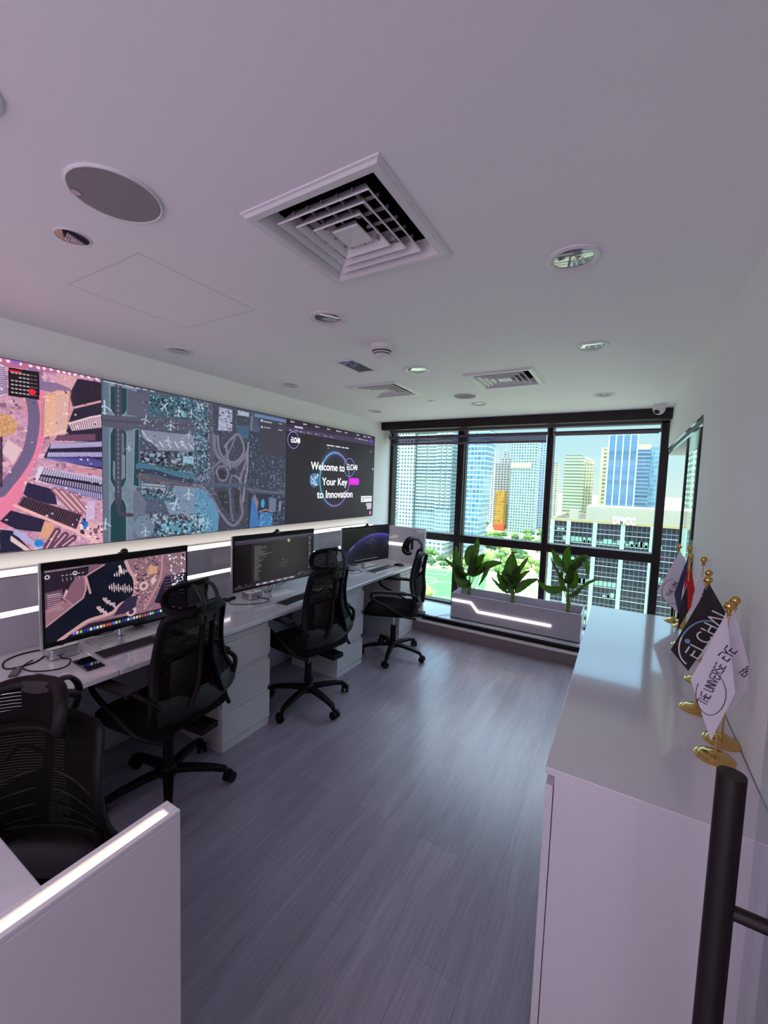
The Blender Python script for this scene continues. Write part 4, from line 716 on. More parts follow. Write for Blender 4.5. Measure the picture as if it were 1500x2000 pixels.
# ------------------------------------------------------------------ video wall: three panels side by side
ZT_, ZB_ = 2.1837, 1.2469; pw = 1.4776; blk = mat('panel_casing', (14, 12, 16), .5)
panels = []
for k, (pic, lb) in enumerate(((P0, 'leftmost video wall panel showing pink high rise towers from above'), (P1, 'middle video wall panel showing an airport from above'), (P2, 'right video wall panel showing a dark welcome page with a glowing ring'))):
    y0 = -.2581+pw*k
    t = thing('video_wall_panel', lb, 'screen', (XL+.001, y0, ZB_), group='video wall panels')
    hh = ZT_-ZB_; MB().box(0, .054, .0005, pw-.0005, -.004, hh+.004).build('casing', blk, t)
    s_ = screen_mesh('display', pic, lambda a, b: (.0592, .001+a*(pw-.002), hh*(1-b)), t, [1.0, .95, .95][k], .5)
    panels.append((t, s_))
txt_m = mat('lit_lettering', (250, 250, 252), .5, emit=(250, 248, 252), es=.95)
def word(name, parent, text, x0, x1, ybase, cap, fn, depth, m, bold=.0, squeeze=True):
    cu = bpy.data.curves.new('w', 'FONT'); cu.body = text; cu.size = 1; cu.extrude = .004; cu.offset = bold; cu.resolution_u = 3
    ob = bpy.data.objects.new('w', cu); C.objects.link(ob); bpy.context.view_layer.update()
    me = bpy.data.meshes.new_from_object(ob.evaluated_get(bpy.context.evaluated_depsgraph_get())); C.objects.unlink(ob); bpy.data.objects.remove(ob)
    xs_ = [v.co.x for v in me.vertices]; mn, mx_ = min(xs_), max(xs_); capu = .68
    for v in me.vertices:
        a = x0+(v.co.x-mn)/(mx_-mn)*(x1-x0); b = ybase+v.co.y/capu*cap; v.co = fn(a, b, (v.co.z+.004)/.008*depth)
    me.name = name; me.materials.clear(); me.materials.append(m); o = bpy.data.objects.new(name, me); C.objects.link(o); o.parent = parent; return o
hh = ZT_-ZB_
wf = lambda a, b, d: (.0594+d, a*hh, hh*(1-b)) if False else (.0594+d, a*hh, hh-b*hh)
def wword(text, q0, q1, qc, name='heading', m=txt_m, bold=.011):
    cap = (q0[1]-qc[1]); yb = q0[1]
    f = lambda a, b, d: (.0594+d, a*hh, hh-(2*yb-b)*hh)
    return word(name, panels[2][0], text, q0[0], q1[0], yb, cap, f, .001, m, bold)
wword('Welcome to', *[(0.3587,0.4618),(0.9398,0.4572),(0.3563,0.3828)]); wword('Your Key', *[(0.5419,0.6188),(0.9986,0.6227),(0.5392,0.5411)]); wword('to Innovation', *[(0.4628,0.7577),(1.1113,0.7627),(0.5881,0.6778)])
def logo(q0, q1, cap, rc, rr, w):
    st, wd = strokes('ELCHAI', .26); k = (q1[0]-q0[0])/wd; mb = MB(); f = lambda a, b: Vector((.0596, a*hh, hh-b*hh))
    for p in st: ribbon(mb, [(q0[0]+x*k, q0[1]-y*cap) for x, y in p], w, f, Vector((.0006, 0, 0)))
    mb.build('logo_lettering', txt_m, panels[2][0]); mb = MB()
    ribbon(mb, [(rc[0]+rr*math.cos(a*PI/24), rc[1]+rr*math.sin(a*PI/24)) for a in range(49)], w*.7, f, Vector((.0003, 0, 0))); mb.build('logo_ring', mat('lit_ring', (150, 160, 220), .5, emit=(140, 150, 226), es=.9), panels[2][0])
logo(*[(0.0692,0.2131),(0.1875,0.2086)], .044, [(0.0975,0.1932)][0], .078, .0065)
logo(*[(0.9901,0.4345),(1.1925,0.4321)], .058, [(1.0338,0.4101)][0], .105, .007)
# ------------------------------------------------------------------ monitors
M1a = 1.0
def monitor(label, pA, pB, zt, zb, pic, inset, base_off=0.0, bw=.24, rz_base=0):
    (x0, y0), (x1, y1) = pA, pB; w = math.hypot(x1-x0, y1-y0); ang = math.atan2(y1-y0, x1-x0)
    cx, cy = (x0+x1)/2, (y0+y1)/2
    t = thing('monitor', label, 'monitor', (cx, cy, DT), ang-PI/2+PI/2, 'wide desk monitors')
    z0, z1 = zb-DT, zt-DT; l, r, tp, bt = inset   # local: x along the screen from left to right, -y faces the user
    MB().box(-w/2, w/2, 0, .018, z0, z1).build('casing', black_sh, t, bevel=.002)
    MB().box(-w/2+.10, w/2-.10, .018, .045, z0+.07, z1-.07).build('back_shell', silver, t, bevel=.01)
    MB().tube([(-w/2-.0005, .009, z0), (-w/2-.0005, .009, z1)], .009, 8).build('side_rim', silver, t, smooth=True)
    screen_mesh('display', pic, lambda a, b: (-w/2+l+a*(w-l-r), -.0008, z1-tp-b*(z1-z0-tp-bt)), t, .95, .22)
    MB().box(-w/2, w/2, -.0012, 0, z1-tp+.002, z1-.001).build('brow', black_pl, t)
    MB().sphere((.0, .004, z1+.008), .02, 10, (1, .7, .9)).box(-.02, .02, -.012, .03, z1-.008, z1+.004).build('webcam', black_sh, t, smooth=True)
    MB().tube([(base_off, .055, .01), (base_off, .055, z0+.12)], .0175, 20).box(base_off-.03, base_off+.03, .02, .06, z0+.08, z0+.16).build('stand_column', silver, t, smooth=True)
    MB().box(base_off-bw/2, base_off+bw/2, -.10, .12, 0, .006).build('stand_base', silver, t, bevel=.002)
    return t
q1 = Pic(400, 196, .719/.349, (14, 18, 34))
pk = (156, 112, 128)
q1.noise(4, 20)
q1.poly([(-0.0027,0.0343),(0.5306,0.017),(0.5144,0.143),(0.3498,0.1446),(0.2131,0.4127),(0.3286,0.5501),(0.4527,0.4681),(0.4897,0.3475),(0.4862,0.1539),(0.7635,0.0216),(0.489,-0.0057),(-0.0017,-0.0101)], (120, 86, 104))
q1.poly([(-0.0025,0.0269),(0.5301,0.0491),(0.5211,0.1603),(0.3766,0.1495),(0.2543,0.2976),(-0.0088,0.3016)], (40, 28, 44)); q1.poly([(0.3767,0.1417),(0.4862,0.1539),(0.4939,0.3484),(0.4527,0.4681),(0.3288,0.5422),(0.2129,0.4205)], (132, 90, 110)); q1.poly([(-0.0131,0.4954),(0.2125,0.4436),(0.322,0.5485),(-0.0196,0.7801)], (150, 106, 120)); q1.poly([(-0.0088,0.3016),(0.2028,0.2867),(0.2253,0.4467),(-0.0142,0.5403)], (104, 70, 92)); q1.line([(0.3286,0.5501),(0.4527,0.4681),(0.4911,0.3478),(0.4833,0.1614),(0.7333,0.0334)], .02, (190, 146, 156)); q1.line([(-0.0196,0.7801),(0.3286,0.5501)], .02, (186, 142, 150)); q1.line([(0.4928,0.1712),(0.5449,0.4162)], .03, (190, 146, 156)); q1.poly([(0.2414,0.2948),(0.2733,0.3328),(0.226,0.4157),(0.2067,0.4113)], (206, 160, 168)); q1.line([(0.2129,0.4205),(0.3221,0.5406)], .012, (196, 150, 160))
q1.poly([(1.0293,-0.0226),(2.1036,-0.0234),(2.1012,1.0899),(1.6171,0.9073),(1.2534,0.9058),(1.0506,0.8874),(0.8271,0.8784),(0.5586,0.87),(0.2017,0.9715),(0.0989,1.0008),(0.2674,0.9607),(0.5027,0.805),(0.7065,0.7947),(0.8288,0.7593),(0.9722,0.6576),(1.1457,0.5929),(1.1651,0.3669),(1.0922,0.1779)], (140, 104, 116)); q1.curve([(1.0449,0.0314),(1.1005,0.1794),(1.1739,0.3332),(1.1713,0.5631),(1.0866,0.6498),(0.9558,0.6882),(0.8441,0.7804),(0.6766,0.8033),(0.5024,0.8213),(0.3353,0.9019),(0.1495,1.0018)], .05, (200, 154, 160))
q1.noise(22, 3, [(1.1776,-0.001),(2.1036,-0.0234),(2.1012,1.0899),(1.6171,0.9073),(1.2534,0.9058),(1.0506,0.8874),(1.0204,0.6866),(1.1713,0.5631)]); q1.specks([(1.1776,-0.001),(1.6234,-0.0103),(1.5818,0.5418),(1.2534,0.9058),(1.0506,0.8874),(1.0204,0.6866),(1.1713,0.5631),(1.1745,0.2803)], 420, .012, [(220, 176, 170), (70, 50, 70), (196, 150, 146), (110, 80, 100), (50, 36, 60)]); q1.curve([(1.6328,-0.009),(1.6019,0.3588),(1.4885,0.5964),(1.324,0.8515)], .06, (150, 106, 124)); q1.curve([(1.6328,-0.009),(1.6019,0.3588),(1.4885,0.5964),(1.324,0.8515)], .015, (206, 160, 166)); q1.poly([(1.4016,0.1585),(1.5286,0.1791),(1.5463,0.293),(1.4092,0.3052)], (206, 156, 120)); q1.poly([(1.678,0.3728),(2.1027,0.3714),(2.1012,1.0497),(1.487,0.7814),(1.5815,0.5791)], (30, 24, 44))
for k in range(8): q1.line([(lambda a, b: (a[0], a[1]+k*.05))(*[(1.6587,0.3881),(2.0184,0.396)]), (lambda a, b: (b[0], b[1]+k*.055))(*[(1.6587,0.3881),(2.0184,0.396)])], .010, (120, 90, 120))
q1.specks([(1.7187,0.0216),(2.0613,0.0104),(2.0598,0.5814),(1.794,0.5665)], 90, .016, [(230, 226, 240), (190, 180, 200), (120, 110, 140)], 1); q1.disc([(1.3189,0.4692)][0], .075, (214, 176, 176)); q1.disc([(1.3189,0.4692)][0], .035, (120, 84, 100)); q1.poly([(1.4264,0.3997),(1.4906,0.3384),(1.5268,0.4191),(1.462,0.4801)], (220, 184, 184)); q1.disc([(1.1177,0.8344)][0], .08, (206, 168, 170)); q1.disc([(1.1176,0.8432)][0], .04, (60, 44, 70))
q1.poly([(1.0541,0.6071),(1.2221,0.5923),(1.1859,0.7805),(1.0184,0.8436),(0.8589,0.8357),(0.9233,0.732)], (50, 38, 66)); q1.poly([(0.5301,0.8619),(0.8271,0.8784),(0.6745,0.9367),(0.361,0.9739),(0.2409,0.9682)], (38, 26, 40))
for (a, b, n, d) in (([(0.8676,0.2155),(1.0758,0.1751)], None, 6, .05), ([(0.7959,0.3872),(1.1468,0.4904)], None, 11, .075), ([(0.7104,0.5444),(0.892,0.7069)], None, 8, .05), ([(0.6274,0.6573),(0.7671,0.7856)], None, 7, .05)):
    q1.line(a, .008, (210, 176, 186)); ax, ay = a[0]; bx_, by_ = a[1]
    for i in range(n):
        f = (i+.2)/n; x, y = ax+(bx_-ax)*f, ay+(by_-ay)*f; s_ = d*(.4+.6*((i*7) % 5)/4)
        q1.line([(x, y-s_), (x+.005, y+s_*.8)], .014, (222, 190, 200))
q1.poly([(0.9321,0.0823),(0.9671,0.0708),(1.0023,0.197),(0.9623,0.1985)], (220, 205, 215))
ax, ay = [(0.3277,0.9444)][0]; bx_, by_ = [(1.5983,0.8837)][0]
for i in range(30):
    f = i/29; c = [(90, 130, 220), (220, 216, 226), (150, 110, 90), (40, 44, 170), (220, 210, 220), (236, 180, 200), (90, 150, 200), (226, 70, 90), (60, 70, 160), (236, 150, 60), (130, 200, 80), (200, 200, 210)][i*5 % 12]
    x = ax+(bx_-ax)*f; y = .955; q1.poly([(x-.016, y-.022), (x+.014, y-.022), (x+.014, y+.016), (x-.016, y+.016)], c)
for p in [(0.0322,0.093),(0.3575,0.091)]: q1.disc(p, .03, (226, 210, 222)); q1.disc(p, .018, (60, 44, 64))
for i in range(9): q1.line([(.03, .34+i*.028), (.17+(i % 3)*.02, .34+i*.028)], .009, (190, 150, 166) if i > 1 else (220, 205, 216))
for i in range(6): q1.line([(.20+i*.05, .10), (.215+i*.05, .10)], .012, (200, 180, 196)); q1.line([(.205+i*.05, .14), (.21+i*.05, .18)], .008, (180, 150, 170))
q1.line([(.02, .018), (.5, .018)], .008, (200, 190, 205), dash=(.03, .012)); q1.disc([(2.009,0.056)][0], .035, (60, 48, 70)); q1.line([(lambda p: (p[0]+.035*math.cos(k*PI/12), p[1]+.035*math.sin(k*PI/12)))([(2.009,0.056)][0]) for k in range(25)], .007, (200, 190, 205))
monitor('wide monitor nearest the camera, showing a marina seen from above', (-2.32, .82), (-2.32, 1.563), 1.222, .81, q1, (.012, .012, .036, .024), .0, .30)
q2 = Pic(400, 180, .762/.35, (34, 28, 34)); q2.poly([(0, .06), (.42, .06), (.42, .94), (0, .94)], (18, 7, 12)); q2.poly([(0, 0), (2.2, 0), (2.2, .05), (0, .05)], (56, 48, 66)); q2.poly([(0, .05), (2.2, .05), (2.2, .09), (0, .09)], (46, 40, 60))
rs = random.Random(3)
for i in range(30):
    y = .16+i*.0245; l = rs.choice([.1, .14, .18, .22, .3, .42] if i < 14 else [.08, .1, .13, .16])
    q2.line([(.50, y), (.50+l, y-.002)], .009, (118, 110, 120))
for i in range(24): q2.disc((.49, .15+i*.03), .004, (200, 196, 204))
q2.line([(.05, .035), (2.1, .025)], .008, (130, 120, 146), dash=(.07, .05)); q2.line([(.05, .075), (1.5, .07)], .006, (110, 100, 130), dash=(.06, .045))
q2.disc((1.42, .11), .035, (228, 196, 150)); q2.disc((1.42, .105), .014, (40, 30, 30)); q2.disc((1.25, .53), .012, (140, 132, 142)); q2.line([(1.13, .60), (1.42, .60)], .008, (100, 92, 102)); q2.line([(1.20, .66), (1.32, .66)], .008, (110, 102, 112))
for i in range(34): c = [(196, 190, 204), (150, 146, 166), (206, 60, 80), (80, 120, 190), (170, 160, 180), (214, 208, 216)][(i*5) % 6]; x = .55+i*.032; q2.poly([(x-.011, .945), (x+.011, .945), (x+.011, .985), (x-.011, .985)], c)
for i in range(18): q2.poly([(2.05, .1+i*.042), (2.11, .1+i*.042), (2.11, .122+i*.042), (2.05, .122+i*.042)], (96, 88, 112) if i % 3 else (150, 140, 160))
q2.specks([(1.7, .9), (2.15, .86), (2.15, .95), (1.7, .97)], 40, .012, [(110, 104, 124), (70, 64, 80)]); q2.specks([(.03, .92), (.4, .9), (.4, .99), (.03, .99)], 40, .012, [(80, 74, 94), (50, 44, 60)])
monitor('wide monitor in the middle of the desks, showing dark windows of text', (-2.375, 1.95), (-2.30, 2.74), 1.232, .822, q2, (.012, .014, .034, .014), -.02, .26)
q3 = Pic(400, 190, .72/.358, (12, 11, 18)); X = q3.x; Y = q3.y
cx3, cy3, r3 = 1.45, 2.10, 1.88
d3 = np.hypot((X-cx3)*.98, Y-cy3)-r3; glow = np.exp(-np.clip(d3, 0, None)/.018)*np.clip(1-(d3 < 0), 0, 1); inner = (d3 < 0)*np.exp(d3/.16)
q3.im += (glow[..., None]*np.array([110, 110, 236.])+inner[..., None]*np.array([52, 46, 132.]))*np.clip(.45+.45*X[..., None], .3, 1.1)
q3.noise(10, 9, [(.1, .55), (1.9, .3), (1.9, .8), (.1, .95)]); q3.specks([(.9, .38), (1.35, .33), (1.4, .5), (1., .55)], 26, .010, [(150, 150, 190), (110, 110, 170)], .7); q3.line([(.28, .62), (.44, .50)], .03, (190, 170, 150), a=.7, soft=.05)
q3.line([(.5, .955), (1.5, .955)], .016, (150, 146, 160), dash=(.032, .022)); q3.line([(.05, .02), (1.95, .02)], .012, (44, 40, 56))
monitor('wide monitor at the window end, showing the blue rim of the earth', (-2.40, 3.295), (-2.28, 4.03), 1.182, .792, q3, (.012, .012, .018, .018), .0, .24)
# ------------------------------------------------------------------ things on the desks
def mac(label, x, y, rz):
    t = thing('mini_computer', label, 'computer', (x, y, DT), rz, 'small silver box computers')
    def rr(h, r, n=6): return [(cx+r*math.cos(math.radians(a0+k*90/n)), cy+r*math.sin(math.radians(a0+k*90/n))) for cx, cy, a0 in ((h-r, h-r, 0), (-h+r, h-r, 90), (-h+r, -h+r, 180), (h-r, -h+r, 270)) for k in range(n+1)]
    MB().prism(rr(.063, .018), .005, .049).build('body', silver, t, bevel=.002)
    MB().prism(rr(.05, .018), 0, .005).build('foot', black_pl, t)
    MB().lathe([(.001, .0), (.0105, .0), (.0105, .0004), (.001, .0004)], (0, 0, .049), 16).build('round_mark', mat('dark_mark', (60, 56, 62), .3), t)
    MB().box(.0628, .0636, -.02, -.011, .022, .025).box(.0628, .0636, -.035, -.026, .022, .025).box(.0628, .0636, .034, .037, .022, .025).build('port', black_pl, t)
    return t
mac('silver box computer at the near end, beside the black phone', -2.352, .905, math.radians(-6))
mac('silver box computer left of the middle monitor stand', -2.375, 2.135, math.radians(-10))
mac('silver box computer left of the stand of the monitor showing the earth', -2.345, 3.42, math.radians(-4))
def cable(name, label, P, r=.0028, m=black_pl, group=None):
    o = MB().tube(spline(P, 10), r, 7).build(name, m, smooth=True); return tag(o, label, 'cable', group)
z = DT+.0035
cable('cable', 'black cable curling from the front of the nearest box computer towards the adapter', [(-2.29, .875, DT+.02), (-2.27, .875, DT+.012), (-2.245, .90, z), (-2.18, .855, z), (-2.19, .80, z), (-2.25, .75, z), (-2.33, .745, z), (-2.38, .80, z)])
cable('cable', 'black cable looped on the desk behind the adapter at the left edge', [(-2.40, .86, z), (-2.34, .79, z), (-2.36, .70, z), (-2.46, .72, z), (-2.50, .80, z), (-2.47, .90, z), (-2.40, .98, z)], .0034)
cable('cable', 'black cable hanging down past the nearest headrest at the left edge', [(-2.33, .60, z), (-2.1, .56, z), (-1.98, .54, DT+.004), (-1.946, .53, DT-.02), (-1.944, .52, .62), (-1.944, .50, .4), (-1.94, .47, .15), (-1.93, .45, .005)], .004)
cable('cable', 'black cable in front of the middle box computer', [(-2.31, 2.13, DT+.02), (-2.28, 2.13, DT+.01), (-2.25, 2.17, z), (-2.20, 2.12, z), (-2.24, 2.02, z), (-2.36, 1.93, z), (-2.44, 1.98, z)], .0025)
cable('cable', 'black cable drooping below the middle monitor', [(-2.35, 2.30, .85), (-2.33, 2.29, .80), (-2.33, 2.24, .775), (-2.34, 2.20, .79), (-2.38, 2.18, .80)], .0025)
cable('cable', 'black cable looped behind the middle monitor stand', [(-2.39, 2.44, .84), (-2.40, 2.40, .79), (-2.42, 2.46, .775), (-2.40, 2.52, .80), (-2.39, 2.54, .84)], .0025)
cable('cable', 'black cable curling beside the box computer of the far monitor', [(-2.28, 3.41, DT+.02), (-2.25, 3.41, z), (-2.21, 3.36, z), (-2.22, 3.27, z), (-2.32, 3.24, z), (-2.38, 3.30, z)], .0022)
cable('cable', 'black cable running under the monitor nearest the camera', [(-2.33, .98, .83), (-2.35, 1.05, .80), (-2.37, 1.15, .79), (-2.38, 1.22, .83)], .0028)
t = thing('hub_adapter', 'grey adapter with a blue plug lying at the left edge of the desk', 'adapter', (-2.285, .705, DT), math.radians(150))
MB().box(-.04, .03, -.016, .016, 0, .012).build('body', grey_pl, t, bevel=.003)
MB().box(.03, .05, -.008, .008, .002, .009).build('plug', mat('blue_plug', (90, 120, 190), .4), t, bevel=.001)
t = thing('power_strip', 'small dark cable connectors beside the middle box computer', 'adapter', (-2.47, 1.99, DT), .2)
MB().box(-.03, .03, -.05, .05, 0, .016).build('body', black_pl, t, bevel=.003); MB().box(-.015, .015, -.02, .03, .016, .022).build('socket', silver, t)
t = thing('phone', 'black phone lying flat in front of the keyboard on the nearest desk', 'phone', (-2.128, .925, DT), math.radians(-3))
MB().box(-.080, .080, -.038, .038, 0, .0085).build('body', black_sh, t, bevel=.006, seg=3)
MB().box(-.076, .076, -.0345, .0345, .0084, .0089).build('screen', mat('phone_glass', (16, 12, 16), .04, coat=1), t)
t = thing('dock', 'low black box behind the right half of the nearest monitor', 'box', (-2.50, 1.45, DT))
MB().box(-.05, .05, -.14, .14, 0, .075).build('shell', black_pl, t, bevel=.006); MB().box(.05, .0515, -.12, .12, .012, .063).build('grille', black_fab, t)
key_m = mat('key_caps', (44, 40, 46), .5, nz=.05)
def keyboard(label, x, y, rz):
    t = thing('keyboard', label, 'keyboard', (x, y, DT), rz, 'keyboards')
    MB().box(-.057, .057, -.209, .209, 0, .006).build('plate', silver, t, bevel=.002)
    k = MB()
    for r in range(6):
        for c in range(22):
            if c in (15, 18): continue
            if r == 5 and 4 <= c <= 7: continue
            x0 = -.052+r*.0175; y0 = -.204+c*.0186; k.box(x0, x0+.0155, y0, y0+.0166, .006, .0078)
    k.box(.0355, .051, -.13, -.056, .006, .0078)
    k.build('keys', key_m, t, kind='stuff'); return t
keyboard('dark keyed silver keyboard in front of the nearest monitor', -2.17, 1.20, math.radians(-3))
keyboard('dark keyed silver keyboard in front of the middle monitor', -2.085, 2.33, math.radians(4))
keyboard('dark keyed silver keyboard in front of the monitor showing the earth', -2.125, 3.63, math.radians(-2))
def mouse(label, x, y, rz):
    t = thing('mouse', label, 'mouse', (x, y, DT), rz)
    MB().slabgrid(lambda a, b: Vector(((a-.5)*.112, (b-.5)*.062*(1-.25*(2*a-1)**2), .004+.024*max(0, (1-(2*a-1)**2)*(1-(2*b-1)**2))**.45)), 16, 12, .002).build('shell', black_sh, t, smooth=True)
    MB().box(-.045, .045, -.022, .022, 0, .006).build('underside', silver, t, bevel=.002)
mouse('black mouse near the end panel at the window end of the desks', -2.07, 3.90, .1)
# ------------------------------------------------------------------ ceiling things
def downlight(label, x, y, r=.082):
    t = thing('downlight', label, 'ceiling light', (x, y, H), 0, 'recessed ceiling downlights')
    MB().lathe([(r, 0), (r, -.0035), (r-.004, -.0065), (r-.012, -.007), (r-.022, -.002), (r-.022, -.0005), (r-.01, 0)], n=40, cap=False).build('trim_ring', vent_mat, t, smooth=True)
    MB().lathe([(.001, -.0016), (r-.026, -.0016), (r-.0215, -.0004)], n=40, cap=False).build('lens', mat('frosted_reflector', (170, 166, 172), .08, metal=.6, coat=.5), t, smooth=True)
    return t
for x, y, lb in ((-.192, 1.478, 'downlight above the near end of the credenza, largest on the right'), (-.197, 2.405, 'downlight above the far half of the credenza'), (-.19, 3.665, 'downlight nearest the security camera'),
    (-1.218, 1.517, 'downlight between the big diffuser and the smoke detector, reflecting white writing'), (-1.219, 2.444, 'downlight between the two smaller diffusers'), (-1.196, 3.687, 'downlight beside the small ceiling disc near the window'),
    (-2.333, 1.52, 'downlight above the video wall over the airport panel'), (-2.319, 2.434, 'downlight above the video wall near the dark welcome panel'), (-2.30, 3.687, 'downlight in the far left corner of the ceiling'), (-1.16, .285, 'downlight cut by the left edge of the view')): downlight(lb, x, y)
t = thing('mirror_downlight', 'small mirror faced disc light left of the big round speaker', 'ceiling light', (-1.546, .651, H))
MB().lathe([(.049, 0), (.049, -.003), (.045, -.004), (.044, 0)], n=36, cap=False).build('trim_ring', vent_mat, t, smooth=True)
MB().lathe([(.001, -.0025), (.045, -.0025)], n=36, cap=False).build('mirror', mat('dark_mirror', (150, 146, 152), .03, metal=1), t)
def speaker(label, x, y, r):
    t = thing('ceiling_speaker', label, 'speaker', (x, y, H))
    MB().lathe([(r, 0), (r, -.006), (r-.003, -.008), (r-.006, -.006), (r-.006, 0)], n=56, cap=False).build('rim', vent_mat, t, smooth=True)
    MB().lathe([(.001, -.007), (r-.0045, -.0065)], n=56, cap=False).build('grille', mat('speaker_grille', (146, 136, 142), .8, nz=.03, nscale=300), t)
    return t
sp = speaker('large round grey ceiling speaker in the upper left', -1.213, .613, .110)
MB().lathe([(.001, 0), (.012, 0), (.012, -.0005), (.001, -.0005)], (-.075, -.062, -.0075), 16).build('badge', chrome, sp)
speaker('small round grey ceiling disc near the window', -1.195, 3.31, .092)
def diffuser(label, x, y, half=.2275):
    t = thing('air_diffuser', label, 'air vent', (x, y, H), 0, 'square ceiling air diffusers')
    fr = MB()
    def sq(h, z): return [(-h, -h, z), (h, -h, z), (h, h, z), (-h, h, z)]
    def ringq(mb, a, za, b, zb): mb.add(sq(a, za)+sq(b, zb), [(i, (i+1) % 4, 4+(i+1) % 4, 4+i) for i in range(4)])
    for a, za, b, zb in ((half, 0, half, -.004), (half, -.004, half-.006, -.006), (half-.006, -.006, half-.012, -.012), (half-.012, -.012, .196, -.012), (.196, -.012, .192, -.009), (.192, -.009, .166, .032)): ringq(fr, a, za, b, zb)
    fr.build('frame', vent_mat, t)
    for b in (.152, .117, .081):
        m = MB(); ringq(m, b, -.012, b+.003, -.009); ringq(m, b, -.012, b-.030, .028); ringq(m, b+.003, -.009, b-.027, .030); m.build('louvre', vent_mat, t)
    m = MB(); m.add(sq(.042, -.008)+[(0, 0, -.001)], [(0, 1, 4), (1, 2, 4), (2, 3, 4), (3, 0, 4)]); ringq(m, .042, -.008, .045, -.004); ringq(m, .045, -.004, .022, .024); m.build('centre_plate', vent_mat, t)
    m = MB()
    for s_ in (-1, 1):
        for k in range(-2, 3):
            m.box(s_*.05, s_*.15, k*.05-.002, k*.05+.002, .004, .012); m.box(k*.05-.002, k*.05+.002, s_*.05, s_*.15, .004, .012)
    m.build('bracket_bar', mat('bracket_metal', (150, 140, 150), .4), t)
    m = MB(); ringq(m, vh+.001, .002, vh+.001, .22); m.add(sq(vh+.001, .22), [(0, 1, 2, 3)]); m.build('duct', void_mat, t)
diffuser('big square air diffuser nearest the camera', *VENTS[0]); diffuser('square air diffuser on the right, nearer the credenza side', *VENTS[1]); diffuser('square air diffuser on the left, nearer the video wall', *VENTS[2])
t = thing('smoke_detector', 'white smoke detector with dark slots hanging from the ceiling', 'smoke detector', (-1.185, 1.945, H))
MB().lathe([(.050, 0), (.050, -.012), (.046, -.016), (.044, -.018)], n=36).build('base', vent_mat, t, smooth=True)
MB().lathe([(.040, -.018), (.041, -.024), (.036, -.025), (.036, -.028), (.039, -.029), (.034, -.034), (.031, -.034), (.031, -.037), (.033, -.038), (.024, -.046), (.012, -.050), (.001, -.051)], n=36).build('dome', vent_mat, t, smooth=True)
MB().lathe([(.0412, -.0225), (.0402, -.0275)], n=36, cap=False).lathe([(.0362, -.031), (.0345, -.0355)], n=36, cap=False).build('slot', void_mat, t); t.scale = (1.25, 1.25, 1.35)
t = thing('emergency_light', 'rectangular recessed glass fitting with blue reflections beside the smoke detector', 'ceiling light', (-1.537, 2.215, H))
MB().box(-.074, .074, -.138, -.122, -.005, 0).box(-.074, .074, .122, .138, -.005, 0).box(-.074, -.058, -.122, .122, -.005, 0).box(.058, .074, -.122, .122, -.005, 0).build('frame', vent_mat, t, bevel=.0015)
MB().box(-.058, .058, -.122, .122, -.0025, 0).build('glass_face', mat('fitting_glass', (150, 150, 160), .04, metal=.7), t)
t = thing('sprinkler', 'tiny white sprinkler head near the ceiling disc', 'sprinkler', (-1.54, 3.405, H))
MB().lathe([(.040, 0), (.038, -.004), (.022, -.008), (.018, -.008)], n=24).build('plate', vent_mat, t, smooth=True); MB().lathe([(.007, -.008), (.007, -.018), (.014, -.020), (.001, -.021)], n=16).build('head', chrome, t)
t = thing('security_camera', 'white turret security camera in the far right ceiling corner', 'camera', (.205, 4.255, H))
MB().lathe([(.052, 0), (.054, -.012), (.050, -.030), (.046, -.034)], n=36).build('base', vent_mat, t, smooth=True)
MB().sphere((0, 0, -.038), .045, 16).build('ball', vent_mat, t, smooth=True)
MB().sphere((-.012, -.018, -.056), .026, 12).build('lens', black_sh, t, smooth=True)
